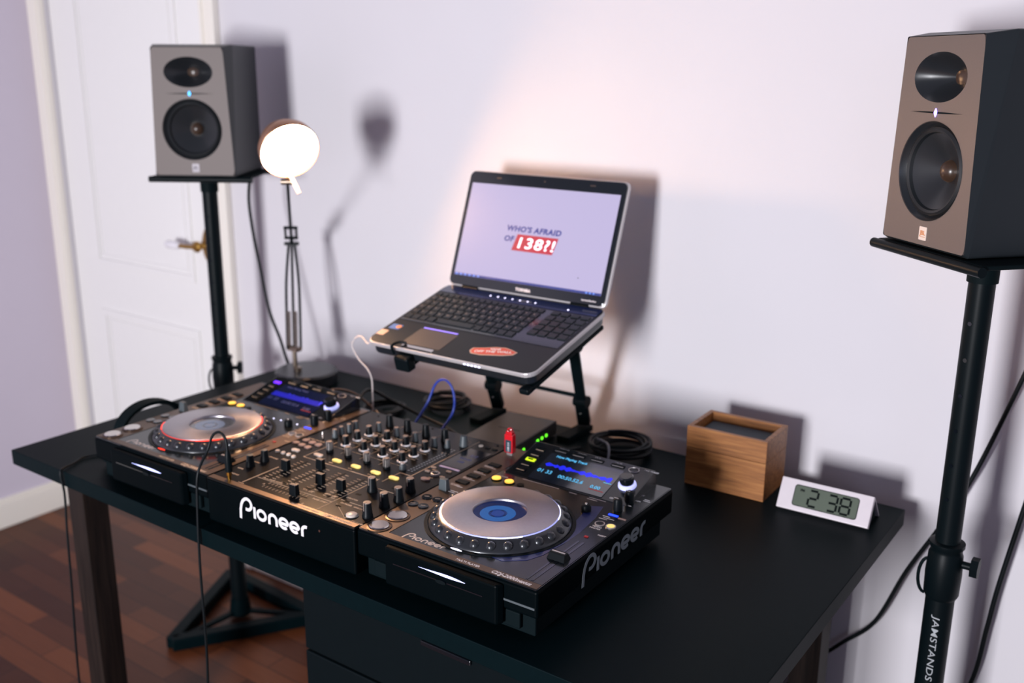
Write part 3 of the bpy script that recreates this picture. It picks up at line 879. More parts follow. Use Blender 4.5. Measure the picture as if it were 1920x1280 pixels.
    for x, y in ((.008, .190), (.025, .188), (.042, .186), (.014, .209), (.032, .207), (.049, .205)):
        if b0 is None:
            b0 = MB().prism(rrect(-.0070, .0070, -.0058, .0058, .005, 5), 0, .0025).build('colour_effect_button', M['pinkbtn'], t, smooth=0, bevel=.0006)
            b0.location = (x, y, Z)
        else: dup(b0, (x, y, Z), t)
    b0 = None
    for x, y in ((.012, .142), (.026, .142), (.040, .142), (.054, .140)):
        if b0 is None:
            b0 = MB().lathe([(.0042, 0), (.0042, .0022), (.0034, .0032), (0, .0034)], n=20, close=False).build('link_button', M['whitebtn'], t)
            b0.location = (x, y, Z)
        else: dup(b0, (x, y, Z), t)
    MB().prism(rrect(.0265, .0435, .159, .168, .0042, 6), Z, Z+.0028).build('talk_over_button', M['whitebtn'], t, smooth=0, bevel=.0006)
    MB().prism(rrect(.2945, .3115, .1925, .2020, .0045, 6), Z, Z+.0028).build('tap_button', M['pinkbtn'], t, smooth=0, bevel=.0006)
    MB().tube([(.030, .235, Z), (.029, .236, Z+.012)], [.0022, .0016], 12).build('toggle_lever', M['chrome'], t)
    p = MB().lathe([(.0108, Z), (.0108, Z+.0010), (.0094, Z+.0013), (.0092, Z)], .300, .0255, 32, close=False).build('effect_switch_surround', M['blkgloss'], t)
    MB().lathe([(.0088, Z), (.0086, Z+.0034), (.0072, Z+.0044), (0, Z+.0048)], .300, .0255, 32, close=False).build('effect_switch', M['whitebtn'], t)
    p = MB().lathe([(.0080, Z), (.0080, Z+.0030), (.0058, Z+.0036), (.0055, Z+.001)], .303, .223, 28, close=False).build('beat_ring', M['silver'], t)
    for x, y in ((.283, .244), (.284, .226), (.321, .219), (.315, .244)):
        MB().prism(rrect(x-.0052, x+.0052, y-.0028, y+.0028, .0024, 4), Z, Z+.0022).build('beat_button', M['capbeige'], t, smooth=0, bevel=.0004)
    # ---- effect display and level meter
    d = MB().box(.281, .3275, .263, .350, Z, Z+.0008).build('effect_display', M['lcdglass'], t, smooth=0)
    d.data.materials.clear(); d.data.materials.append(M['fxglass'])
    b = MB(); b.add(text('1/1', .014, .0001), T(.300, .318, Z+.0008)); b.add(text('ECHO', .009), T(.292, .302, Z+.0008)); b.add(text('128', .010), T(.296, .287, Z+.0008))
    b.build('display_text', M['lcddim'], d, smooth=0)
    b = MB().box(.285, .3265, .2555, .2600, Z, Z+.0010); b.build('touch_bar', mat('lavender_touch_bar', '#9a8ca8', .4, emit='#a898b8', estr=.3), t, smooth=0)
    MB().cyl(.288, .372, Z, Z+.0012, .0042, n=24).build('quantise_light', M['whitebtn'], t)
    b = MB()
    for x in (.303, .3185): b.box(x-.0045, x+.0045, .368, .374, Z, Z+.0014)
    b.build('assign_keys', M['blk'], t, smooth=0)
    b = MB()
    for k in range(18):
        for x in (.256, .263): b.box(x-.0022, x+.0022, .208+k*.0068, .2122+k*.0068, Z, Z+.0006)
    b.build('level_meter', M['blkgloss'], t, smooth=0)
    b = MB()
    for x, y in ((.312, .390), (.03, .385), (.16, .392), (.325, .392)): b.cyl(x, y, Z, Z+.001, .0022, n=12)
    b.build('panel_screws', M['blk'], t)
    return t
player(0, True)
player(.653, False)
mixer()

# red memory stick in the right player
def stick():
    x, y, z = gloc(.653+.0225, .366, DZ)
    t = thing('memory_stick', (x, y, z), GA, 'small red memory stick standing upright in the CD deck by the clock end', 'memory stick')
    b = MB().box(-.0085, .0085, -.0055, .0055, .006, .040); b.box(-.0065, .0065, -.0045, .0045, .040, .045)
    b.lathe([(.0028, -.003), (.0048, -.003), (.0048, .003), (.0028, .003), (.0028, -.003)], n=16, m=T(0, 0, .047)@Rx(PI/2), close=False)
    b.build('stick_body', M['usbred'], t, smooth=0, bevel=.0012)
    MB().box(-.0055, .0055, -.0022, .0022, 0.0005, .006).build('connector', M['silver'], t, smooth=0)
    l = MB().box(-.0062, .0062, -.0060, -.0055, .008, .030).build('stick_label', M['label'], t, smooth=0)
    b = MB(); b.add(text('USB 2.0', .0052, .0001), T(.002, -.0060, .009)@Rx(PI/2)@Rz(PI/2)); b.build('label_text', M['white'], l, smooth=0)
stick()

# ================================================================ LAPTOP
LO = Vector((.5267, .611, .3061+TZ)); LYAW = .0089; LP = .2505; LL = 1.2264
LM_ = Matrix.Translation(LO)@Rz(LYAW)@Rx(LP)
def laptop():
    t = bpy.data.objects.new('laptop', None); COL.objects.link(t)
    t.location = LO; t.rotation_euler = (LP, 0, LYAW)
    tag(t, 'open black laptop with a lavender screen, propped on a folding stand above the mixer', 'laptop')
    # base: deck surface is local z = 0
    outer = rrect(-.190, .190, -.252, .012, .022, 6)
    b = MB(); b.prism([(x*.97, y*.97-.002) for x, y in outer], -.028, -.009)
    base = b.build('base', M['lapbody'], t, smooth=0, bevel=.004)
    MB().prism(outer, -.0095, -.0010).build('side_band', M['lapsilver'], base, smooth=0, bevel=.002)
    MB().prism([(x*.988, -.12+(y+.12)*.985) for x, y in outer], -.002, 0).build('deck', M['palm'], base, smooth=0)
    # keyboard
    kb = MB().box(-.182, .182, -.157, -.030, 0, .0006).build('keyboard', M['blkgloss'], t, smooth=0)
    rows = [(-.040, 17, .0, .012), (-.0595, 15, .0, .0165), (-.0795, 15, .004, .0165), (-.0995, 14, .006, .0165), (-.1195, 13, .010, .0165), (-.1400, 10, 0, .0165)]
    protos = {}
    def key(x, y, w, h):
        k = (round(w, 4), round(h, 4))
        if k not in protos:
            w2, h2 = w/2, h/2
            o = MB().hull8([(-w2,-h2,0),(w2,-h2,0),(w2,h2,0),(-w2,h2,0),(-w2*.9,-h2*.88,.0022),(w2*.9,-h2*.88,.0022),(w2*.9,h2*.88,.0022),(-w2*.9,h2*.88,.0022)]).build('key', M['key'], kb, smooth=0)
            protos[k] = o
            o.location = (x, y, .0006)
        else:
            c = protos[k].copy(); COL.objects.link(c); c.location = (x, y, .0006)
    nk = 0
    for ri, (y, n, sh, h) in enumerate(rows):
        if ri == 5:
            xs = [(-.172, .017), (-.153, .017), (-.134, .017), (-.115, .017), (-.0585, .092), (-.003, .015), (.014, .015), (.031, .015), (.051, .017), (.070, .017)]
        else:
            span = .262; wk = span/n
            xs = [(-.181+wk*(i+.5), wk-.0025) for i in range(n)]
        for x, w in xs:
            key(x, y, w, h); nk += 1
        # number pad
        for i in range(4):
            if nk > 96: break
            key(.100+i*.0215+.006, y, .0185, h); nk += 1
    b = MB()
    for ri, (y, n, sh, h) in enumerate(rows[1:5]):
        wk = .262/n
        for i in range(n):
            b.add(text('QWERTYUIOPASDFG'[(i+ri*4) % 15], .0065), T(-.181+wk*(i+.22), y-.001, .0028))
    b.build('key_legends', M['capbeige'], kb, smooth=0)
    MB().box(-.184, .184, -.026, .002, 0, .0008).build('touch_strip', M['keyboardblue'], t, smooth=0)
    l0 = None
    for x in (-.065, -.047, -.030, -.012, .006, .024, .042, .120):
        if l0 is None:
            l0 = MB().cyl(0, 0, 0, .0006, .0016, n=12).build('touch_light', M['whiteled'], t); l0.location = (x, -.0130, .0008)
        else: dup(l0, (x, -.0130 if x < .1 else -.019, .0008), t)
    MB().prism(rrect(-.112, -.022, -.236, -.176, .004), 0, .0004).build('trackpad', M['pad'], t, smooth=0)
    MB().box(-.108, -.027, -.1735, -.1705, 0, .0008).build('trackpad_light', mat('lavender_light_bar', '#8070e0', .4, emit='#8c7cf0', estr=1.0), t, smooth=0)
    MB().prism(rrect(-.104, -.030, -.2475, -.2395, .003), 0, .0010).build('click_bar', M['chrome'], t, smooth=0)
    b = MB()
    for i in range(5): b.box(.045+i*.008, .049+i*.008, -.2530, -.2515, -.0075, -.0055)
    b.build('front_lights', M['whiteled'], t, smooth=0)
    MB().prism(rrect(-.1795, -.154, -.196, -.178, .002), 0, .0004).build('sticker', M['stkblue'], t, smooth=0)
    MB().prism(ell(-.160, -.186, .006, .006, 20), .0004, .0007).build('sticker', M['stkorange'], t, smooth=0)
    MB().prism(rrect(-.187, -.169, -.224, -.204, .002), 0, .0004).build('sticker', M['stkpale'], t, smooth=0)
    # skateboard-shaped sticker with white lettering
    m = T(.077, -.204, 0)@Rz(.27)
    pts = [(-.040, .0085), (-.020, .0095), (.0, .0125), (.018, .0115), (.030, .006), (.043, -.002), (.038, -.010), (.020, -.013), (-.020, -.013), (-.038, -.0085), (-.043, .0)]
    MB().prism([(x*1.08, y*1.2) for x, y in pts], 0, .0004, m=m).build('sticker_border', M['stkpale'], t, smooth=0)
    s = MB().prism(pts, .0004, .0006, m=m).build('skateboard_sticker', M['skate'], t, smooth=0)
    b = MB(); b.add(text('OFF THE WALL', .0105, .0003, align='CENTER'), m@T(0, -.006, .0006)); b.add(text('VANS', .0080, .0003, align='CENTER'), m@T(.002, .004, .0006))
    b.build('sticker_lettering', M['white'], s, smooth=0)
    # lid (own frame: x along, y up the lid, z towards the reader)
    lid = bpy.data.objects.new('lid', None)
    LX = Rx(LL-LP)
    def lb(): return MB(xf=LX)
    lo = rrect(-.186, .186, .004, .246, .012, 6)
    lidm = lb().prism(lo, -.013, -.004).build('lid', M['lapsilver'], t, smooth=0, bevel=.003)
    lb().prism([(x*.985, .125+(y-.125)*.975) for x, y in lo], -.004, .0).build('bezel', M['lapgloss'], lidm, smooth=0, bevel=.0008)
    scn = lb().box(-.1735, .1735, .0265, .2190, .0, .0006).build('screen', M['screen'], lidm, smooth=0)
    b = lb().box(-.1735, .1735, .0265, .0310, .0006, .0008); b.build('taskbar', M['taskbar'], lidm, smooth=0)
    b = lb()
    for i in range(6): b.box(-.170+i*.011, -.165+i*.011, .0275, .0300, .0008, .0010)
    for i in range(3): b.box(.140+i*.008, .144+i*.008, .0275, .0300, .0008, .0010)
    b.build('taskbar_icons', mat('taskbar_icon_blue', '#5a80d0', .4, emit='#5a80d0', estr=.7), lidm, smooth=0)
    b = lb()
    b.add(text("WHO'S AFRAID", .0150, .0006, .12, space=1.10), T(-.0665, .1290, .0006)@Matrix.Diagonal((1.14, 1, 1, 1)))
    b.add(text("OF", .0150, .0006, .12, space=1.10), T(-.0685, .1080, .0006)@Matrix.Diagonal((1.14, 1, 1, 1)))
    b.build('screen_lettering', M['navytext'], lidm, smooth=0)
    lb().prism([(-.0460, .0905), (.0500, .0905), (.0580, .1235), (-.0380, .1235)], .0006, .0009).build('screen_box', M['redbox'], lidm, smooth=0)
    b = lb(); b.add(text('138?!', .0300, .0005, .12, space=1.12), T(-.0400, .0968, .0009)@Matrix.Diagonal((1.32, 1, 1, 1))); b.build('screen_numerals', M['scrwhite'], lidm, smooth=0)
    lb().prism(ell(.118, .054, .0010, .0010, 10), .0006, .0009).build('cursor', M['blkmat'], lidm, smooth=0)
    b = lb(); b.add(text('TOSHIBA', .0080, .0004, align='CENTER', space=1.1), T(0, .0125, .0001)); b.add(text('harman/kardon', .0052, .0001), T(.134, .0130, .0001)); b.build('bezel_lettering', M['white'], lidm, smooth=0)
    b = lb()
    for x in (-.110, .110): b.prism(rrect(x-.006, x+.006, .2310, .2335, .001), .0, .0008)
    b.prism(ell(0, .2325, .0020, .0020, 16), 0, .0005)
    b.build('rubber_bumpers', M['pad'], lidm, smooth=0)
    for x in (-.13, .13): lb().tube([(x-.02, .002, -.008), (x+.02, .002, -.008)], .007, 16).build('hinge', M['blk'], lidm)
laptop()

# ---------------------------------------------------------------- laptop stand
def laptop_stand():
    t = thing('laptop_stand', (.50, .62, TZ), 0, 'black folding metal stand holding the laptop up over the desk', 'laptop stand')
    o = Vector((.50, .62, TZ))
    def L(x, y, z): return LM_@Vector((x, y, z))-o        # laptop frame -> local
    xa, xb = -.092, .172
    zl = -.0345
    for x, big in ((xa, True), (xb, False)):
        b = MB()
        b.bar(L(x, -.250, zl), L(x, .0, zl), .020, .008)
        arm = b.build('support_arm', M['blkmat'], t, smooth=0, bevel=.001)
        if big:
            MB().box(-.018, .016, -.268, -.246, -.042, -.013, m=Matrix.Translation(-o)@LM_@T(x, 0, 0)).build('hook', M['blk'], arm, smooth=0, bevel=.004)
            MB().tube(spline([L(x-.022, -.258, -.013), L(x-.024, -.258, .0035), L(x-.016, -.246, .0065), L(x-.004, -.240, .0035)], 5), .0028, 10).build('hook_lip', M['blk'], arm)
        else:
            MB().box(-.010, .010, -.258, -.240, -.040, -.029, m=Matrix.Translation(-o)@LM_@T(x, 0, 0)).build('hook', M['blk'], arm, smooth=0, bevel=.003)
    legs = []
    for tp, foot in (((.448, .575, .236), (.380, .735)), ((.660, .592, .238), (.590, .757))):
        top = Vector((tp[0]-o.x, tp[1]-o.y, tp[2]))
        f = Vector((foot[0]-o.x, foot[1]-o.y, .018)); legs.append((top, f))
        knee = f+(top-f)*.30
        leg = MB().bar(top, knee, .020, .012).build('leg', M['blkmat'], t, smooth=0, bevel=.0015)
        MB().bar(knee, f, .026, .015).build('lower_leg', M['blkmat'], leg, smooth=0, bevel=.0015)
        for p in (top, knee): MB().tube([p+Vector((-.013, 0, 0)), p+Vector((.016, 0, 0))], .013, 20).build('joint_knob', M['blk'], leg)
        MB().cyl(0, 0, 0, .002, .0025, n=10, m=Matrix.Translation(f+(knee-f)*.5+Vector((0, -.0085, 0)))@Rx(PI/2)).build('rivet', M['silver'], leg)
        MB().bar(f+Vector((0, .012, -.012)), f+Vector((0, -.085, -.012)), .030, .012).build('foot', M['blkmat'], t, smooth=0, bevel=.0015)
    p = legs[0][1]+(legs[0][0]-legs[0][1])*.40; q = legs[1][1]+(legs[1][0]-legs[1][1])*.36
    MB().tube([p, q], .0042, 12).build('cross_bar', M['blkmat'], t)
laptop_stand()

# grey network box
def device():
    t = thing('network_box', (.512, .600, TZ), .09, 'low dark grey electronics box with green lights, under the laptop stand', 'electronics box')
    MB().box(-.062, .055, -.095, .095, .003, .032).build('box_case', M['greyjacket'], t, smooth=0, bevel=.002)
    b = MB()
    for x in (-.045, .04):
        for y in (-.08, .08): b.cyl(x, y, 0, .003, .006, n=12)
    b.build('rubber_feet', M['rubber'], t)
    for y in (-.045, .012, .030, .048):
        MB().box(.055, .0562, y-.003, y+.003, .012, .017).build('indicator', M['greenled'], t, smooth=0)
    b = MB(); b.add(text('ETHERNET SWITCH', .008), T(-.03, -.01, .032)@Rz(PI/2)) if False else b.box(-.03, .02, .0, .002, .032, .0322)
    b.build('top_groove', M['blkmat'], t, smooth=0)
device()

# ================================================================ DESK LAMP
def lamp():
    t = thing('desk_lamp', (-.128, .640, TZ), 0, 'jointed desk lamp with a glowing white disc, behind the decks', 'lamp')
    o = Vector((-.128, .640, TZ))
    MB().lathe([(.072, 0), (.075, .004), (.075, .028), (.071, .033), (0, .034)], n=48, close=False).build('base', mat('lamp_base_paint', (.012, .017, .022), .34, spec=.6), t)
    S = Vector((-.015, -.020, .034))
    E = Vector((-.190, .670, TZ+.330))-o        # elbow
    S2 = Vector((-.147, .622, TZ+.085))-o       # bracket over the stem
    Hj = Vector((.020, .480, TZ+.508))-o        # head joint
    Hc = Vector((.052, .462, TZ+.574))-o        # disc centre
    MB().tube([S, S2], .0055, 16).build('stem', M['lampmetal'], t)
    b = MB().box(S2.x-.017, S2.x+.017, S2.y-.008, S2.y+.008, S2.z-.004, S2.z+.004)
    MB().tube([S+Vector((.012, -.004, 0)), S+Vector((.012, -.004, .010))], .009, 14).build('switch_button', M['lampmetal'], t)
    b.tube([S2+Vector((-.024, 0, .004)), S2+Vector((.024, 0, .004))], .004, 10)
    b.build('bracket', M['lampmetal'], t)
    Et = S2+(E-S2)*1.0
    lw = MB()
    for s, bulge in ((-1, .016), (1, .016), (0, 0)):
        side = Vector((.81, .58, 0))
        pts = [S2+side*s*bulge, S2+(Et-S2)*.5+side*s*bulge, S2+(Et-S2)*.72+side*s*bulge*.85, Et+side*s*.007]
        lw.tube(spline(pts, 6), .0032, 8)
    lw.build('lower_arm', M['blk'], t)
    side = Vector((.81, .58, 0))
    b = MB()
    for s in (-1, 1):
        p0 = S2+side*s*.008+Vector((0, -.004, .008)); p1 = S2+(Et-S2)*.36+side*s*.008+Vector((0, -.004, 0))
        pts = []
        for i in range(140):
            f = i/139; p = p0+(p1-p0)*f; a = i*PI/2.5
            pts.append(p+side*math.cos(a)*.0036+Vector((0, math.sin(a)*.0036, 0)))
        b.tube(pts, .0012, 5)
    b.build('spring', M['lampmetal'], t)
    b = MB().bar(Et-side*.017, Et+side*.017, .012, .007)
    ud = (Hj-Et).normalized()
    Eb = Et+ud*.035
    b.tube([Et, Eb], .0042, 10)
    Fr0 = Eb; Fr1 = Eb+ud*.060
    for s in (-1, 1): b.tube([Fr0+side*s*.013, Fr1+side*s*.013], .0030, 8)
    for p in (Fr0, Fr1): b.tube([p-side*.016, p+side*.016], .0036, 8)
    b.build('elbow', M['blk'], t)
    MB().tube([Fr0, Fr1, Hj], .0034, 10).build('upper_arm', M['blk'], t)
    n = Vector((.955, -.43, -.50)).normalized()
    q = n.to_track_quat('Z', 'Y').to_matrix().to_4x4()
    m = Matrix.Translation(Hc)@q
    head = MB().lathe([(.0600, .002), (.0620, .0), (.0625, -.004), (.0600, -.022), (.050, -.044), (.034, -.060), (.022, -.066), (.020, -.080), (.012, -.084), (0, -.085)], n=48, m=m, close=False).build('lamp_shade', M['shade'], t)
    MB().lathe([(.0600, -.003), (.055, .0015), (.035, .0045), (0, .0055)], n=48, m=m, close=False).build('diffuser', M['opal'], head)
    b = MB().tube([Hj, Hj+Vector((.004, -.004, .02)), Hc-n*.055], .0045, 10)
    b.tube([Hj-side*.013, Hj+side*.013], .0065, 14)
    b.build('head_joint', M['lampmetal'], t)
    MB().tube([Hj+Vector((.022, -.012, .018)), Hj+Vector((.044, -.010, -.020))], .0040, 12).build('handle', M['cablewhite'], t)
M['opal'].node_tree.nodes['Principled BSDF'].inputs['Emission Strength'].default_value = 166
lamp()

# ================================================================ SPEAKERS
def speaker(loc, rz, label, led, tile, tt):
    t = thing('studio_monitor', loc, rz, label, 'speaker', 'studio monitors on the two stands')
    h, d = .290, .215
    yf = -.5*d
    wb, wt, ws = .0925, .0820, .0940
    c = MB()
    pf = [(-wb, yf, 0.004), (wb, yf, 0.004), (wt, yf, h-.001), (-wt, yf, h-.001)]
    ps = [(-ws, yf+.007, 0), (ws, yf+.007, 0), (ws-.001, yf+.040, h+.005), (-ws+.001, yf+.040, h+.005)]
    pb = [(-ws, -yf, 0), (ws, -yf, 0), (ws, -yf, h+.005), (-ws, -yf, h+.005)]
    v = [c.bm.verts.new(p) for p in pf+ps+pb]
    for a in (0, 4):
        for i in range(4):
            j = (i+1) % 4
            c.bm.faces.new((v[a+i], v[a+j], v[a+4+j], v[a+4+i]))
    c.bm.faces.new((v[8], v[9], v[10], v[11]))
    c.build('cabinet', M['cab'], t, smooth=0, bevel=.003, seg=3)
    # baffle with openings, drawn in x,z and stood up
    S = Matrix.Translation((0, yf, 0))@Rx(PI/2)
    out = []
    for x, z in rrect(-1, 1, 0, 1, .06, 5):
        zz = .004+z*(h-.006); w = wb+(wt-wb)*z
        out.append((x*w, zz))
    hc, wc = .234, .107
    holes = [ell(0, hc, .0560, .0335, 48), ell(0, wc, .0685, .0685, 64)]
    MB(xf=S).add(plate2d(out, holes, -.006, .0)).build('baffle', M['baffleR'], t, smooth=0)
    Hm = S@T(0, hc, 0)
    MB().lathe([(.0560, .0), (.0520, -.003), (.040, -.014), (.024, -.028), (.0125, -.036)], n=48, m=Hm, sy=.6, close=False).build('waveguide', M['horn'], t)
    MB().lathe([(.0130, -.0345), (.0085, -.033), (0, -.030)], n=24, m=Hm, close=False).build('tweeter', M['dust'], t)
    Wm = S@T(0, wc, 0)
    MB().lathe([(.0690, .0006), (.0665, -.004), (.0620, -.010)], n=64, m=Wm, close=False).build('woofer_bezel', M['horn'], t)
    MB().lathe([(.0625, -.0100), (.0610, -.0060), (.0575, -.0040), (.0540, -.0060), (.0525, -.0105)], n=64, m=Wm, close=False).build('woofer_surround', M['rubber'], t)
    MB().lathe([(.0530, -.0105), (.0400, -.0180), (.0250, -.0275), (.0150, -.0330)], n=64, m=Wm, close=False).build('woofer_cone', M['cone'], t)
    MB().lathe([(.0160, -.0335), (.0135, -.0270), (.0080, -.0225), (0, -.0205)], n=32, m=Wm, close=False).build('dust_cap', M['dust'], t)
    up = [(-.056+.112*i/20, .0012*math.sin(PI*i/20)) for i in range(21)]
    dn = [(x, -y) for x, y in up][::-1][1:-1]
    MB().prism(up+dn, 0, .0006, m=S@T(0, .187, 0)).build('light_slit', M['blkmat'], t, smooth=0)
    MB().prism([(-.0032, 0), (0, -.0060), (.0032, 0), (0, .0060)], .0, .0016, m=S@T(0, .187, 0)).build('power_light', led, t, smooth=0)
    l = MB().prism(rrect(-.0082, .0082, -.0095, .0095, .001), 0, .0008, m=S@T(.002, .0205, 0)).build('logo_tile', tile, t, smooth=0)
    b = MB(); b.add(text('JBL', .0085, .0003, align='CENTER'), S@T(.002, .0185, .0008)); b.box(-.006, .006, -.0052, -.0045, .0008, .001, m=S@T(.002, .0205, 0))
    b.build('logo_lettering', tt, l, smooth=0)
    return t
def at_front(x, y, a, off):      # speaker centre from its front-face centre
    return x-math.sin(a)*off, y+math.cos(a)*off
SA = -.7121; RX_, RY_ = at_front(1.2759, .5299, SA, .1075); RZ_ = TZ+.4973
SB = .580; LX_, LY_ = at_front(-.3287, .5144, SB, .1075); LZ_ = TZ+.4925
speaker((RX_, RY_, RZ_), SA, 'bronze-faced studio speaker with a violet light, on the stand beside the clock', M['violetled'], M['tile'], M['tiletext'])
speaker((LX_, LY_, LZ_), SB, 'grey-faced studio speaker with a blue light, on the stand before the door', M['cyanled'], mat('dull_logo_tile', '#958c94', .4), mat('dull_logo_print', '#5a5460', .5))

def speaker_stand(px, py, top, rz, cz, label, jam, base_rot, pshift):
    t = thing('speaker_stand', (px, py, 0), rz, label, 'speaker stand', 'speaker stands at the ends of the desk')
    z = top
    b = MB().box(-.118+pshift[0], .118+pshift[0], -.100+pshift[1], .105+pshift[1], z-.0080, z-.0015)
    b.build('platform', M['blkmat'], t, smooth=0, bevel=.003)
    b = MB().tube([(-.122+pshift[0], -.102+pshift[1], z-.0090), (.122+pshift[0], -.102+pshift[1], z-.0090)], .0072, 12)
    b.tube([(-.130+pshift[0], .100+pshift[1], z-.0090), (.130+pshift[0], .100+pshift[1], z-.0090)], .0072, 12)
    b.build('platform_rail', M['blk'], t)
    MB().cyl(0, 0, z-.050, z-.008, .0215, n=28).build('platform_socket', M['blkmat'], t)
    p = MB().cyl(0, 0, cz-.05, z-.045, .0185, n=48).build('upper_pole', M['blk'], t)
    cam = Vector((1.618, -.9466, 0))-Vector((px, py, 0))
    a = math.atan2(cam.y, cam.x)-rz
    for k in range(6):
        zz = z-.11-k*.055
        if zz < cz+.06: break
        MB().cyl(0, 0, 0, .0014, .0032, n=12, m=T(0, 0, zz)@Rz(a-.5)@T(.0180, 0, 0)@Ry(PI/2)).build('locking_hole', M['blkgloss'], p)
    b = MB().lathe([(.0225, cz-.062), (.0260, cz-.055), (.0270, cz-.02), (.0255, cz+.012), (.0235, cz+.016), (.0235, cz+.022), (.0262, cz+.026), (.0262, cz+.032), (.0190, cz+.034)], n=32)
    b.build('collar', M['blk'], t)
    kd = Rz(a+math.radians(80))
    b = MB().tube([kd@Vector((.022, 0, cz)), kd@Vector((.040, 0, cz))], .006, 12)
    b.cyl(0, 0, 0, .011, .0165, n=7, m=T(0, 0, cz)@kd@T(.038, 0, 0)@Ry(PI/2))
    b.build('clamp_knob', M['blk'], t)
    kd2 = Rz(a-math.radians(85))
    MB().tube([kd2@Vector((.024+.012*math.sin(PI*i/10), 0, cz-.03-.03*math.cos(PI*i/10))) for i in range(11)], .0026, 8).build('strap_loop', M['blkmat'], t)
    lp = MB().cyl(0, 0, .03, cz-.055, .0215, n=64).build('lower_pole', M['blk'], t)
    if jam:
        vs, fs = text('JAMSTANDS', .0140, .00005, .10, .00005, space=1.05)
        out = []
        for x, y, zt in vs:          # reading downwards, wrapped round the tube
            ang = a-.05+(y-.005)/.0217
            out.append(((.0220+zt)*math.cos(ang), (.0220+zt)*math.sin(ang), cz-.088-x*1.45))
        MB().add((out, fs)).build('pole_lettering', M['greyprint'], lp, smooth=0)
    # triangular foot frame
    R = .215
    v = [(R*math.cos(base_rot+2*PI*k/3-rz), R*math.sin(base_rot+2*PI*k/3-rz)) for k in range(3)]
    for k in range(3):
        q = v[(k+1) % 3]
        MB().bar((v[k][0], v[k][1], .018), (q[0], q[1], .018), .034, .034).build('base_bar', M['table'], t, smooth=0, bevel=.004)
    b = MB()
    for k in range(3): b.bar((v[k][0]*.85, v[k][1]*.85, .020), (0, 0, .020), .014, .010)
    b.cyl(0, 0, .012, .060, .030, .024, n=28)
    b.build('base_hub', M['table'], t, smooth=0)
    return t
speaker_stand(-.420, .620, LZ_, SB, TZ-.012, 'black speaker stand with a triangular foot, in front of the door', False, math.radians(-93), (0.02, -.01))
speaker_stand(1.352, .590, RZ_, SA, TZ+.005, 'black speaker stand with lettering down its pole, beside the desk end', True, math.radians(-93), (0, 0))

# ================================================================ BOX AND CLOCK
def wooden_box():
    t = thing('wooden_box', (.8845, .633, TZ), .0226, 'open-topped bamboo box standing on the desk beside the clock', 'box')
    w, d, h, k = .1514, .1057, .113, .0085
    b = MB().box(0, w, 0, d, 0, h*.635)
    b.build('box_body', M['bamboo'], t, smooth=0, bevel=.0006)
    b = MB(); z0 = h*.642
    b.box(0, w, 0, k, z0, h); b.box(0, w, d-k, d, z0, h); b.box(0, k, k, d-k, z0, h); b.box(w-k, w, k, d-k, z0, h)
    b.box(k, w-k, k, d-k, z0, z0+.004)
    b.build('upper_tray', M['bamboo'], t, smooth=0, bevel=.0006)
    MB().box(.012, w-.012, .012, d-.012, z0+.004, h-.016).build('slate_insert', M['slate'], t, smooth=0, bevel=.001)
    MB().tube([(w-.022, .016, h-.014), (w-.020, .013, h-.006), (w-.012, .012, h-.004), (w-.010, .016, h-.012)], .0015, 8).build('metal_tab', M['chrome'], t)
wooden_box()

def clock():
    t = thing('digital_clock', (1.0641, .6241, TZ), .0272, 'silver wedge clock with a grey-green display, at the end of the desk', 'clock')
    w, h, a = .1572, .0541, 1.0455
    F = Rx(a)
    b = MB(); b.box(0, w, 0, h, -.011, 0, m=F@T(0, 0, 0))
    zoff = .011*math.cos(a)
    body = b.build('front_panel', M['alu'], t, smooth=0, bevel=.0012)
    body.location = (0, 0, .0058)
    top = F@Vector((0, h, -.004))
    b = MB().hull8([(0, top.y, top.z+.004), (w, top.y, top.z+.004), (w, .072, 0), (0, .072, 0), (0, top.y, top.z+.0062), (w, top.y, top.z+.0062), (w, .074, .0015), (0, .074, .0015)])
    b.build('back_panel', M['alu'], t, smooth=0)
    MB().hull8([(.003, .012, .003), (w-.003, .012, .003), (w-.003, .060, .003), (.003, .060, .003), (.003, .032, .044), (w-.003, .032, .044), (w-.003, .034, .044), (.003, .034, .044)]).build('inner_body', M['blkmat'], t, smooth=0)
    Fz = T(0, 0, .0058)@F
    s = MB().prism(rrect(.0265, .1345, .0095, .0445, .004), 0, .0006, m=Fz).build('display', M['lcd'], t, smooth=0)
    MB().prism(rrect(.0253, .1357, .0083, .0457, .005), 0, .0003, m=Fz).build('display_rim', M['lcddigit'], t, smooth=0)
    segs = {'2': 'abged', '3': 'abgcd', '8': 'abcdefg'}
    b = MB()
    def digit(ch, x, y, dw, dh, th):
        e = th*.35
        P = {'a': ((x+e, y+dh), (x+dw-e, y+dh)), 'b': ((x+dw, y+dh-e), (x+dw, y+dh/2+e)), 'c': ((x+dw, y+dh/2-e), (x+dw, y+e)),
             'd': ((x+e, y), (x+dw-e, y)), 'e': ((x, y+dh/2-e), (x, y+e)), 'f': ((x, y+dh-e), (x, y+dh/2+e)), 'g': ((x+e, y+dh/2), (x+dw-e, y+dh/2))}
        for s_ in segs[ch]:
            b.ribbon([P[s_][0], P[s_][1]], th, .0006, .0008, Fz)
    digit('2', .0520, .0130, .0150, .0270, .0038)
    digit('3', .0850, .0130, .0150, .0270, .0038)
    digit('8', .1060, .0130, .0160, .0270, .0038)
    b.add(text('PM', .0058, .0003), Fz@T(.0355, .0350, .0006))
    b.build('clock_digits', M['lcddigit'], s, smooth=0)
clock()

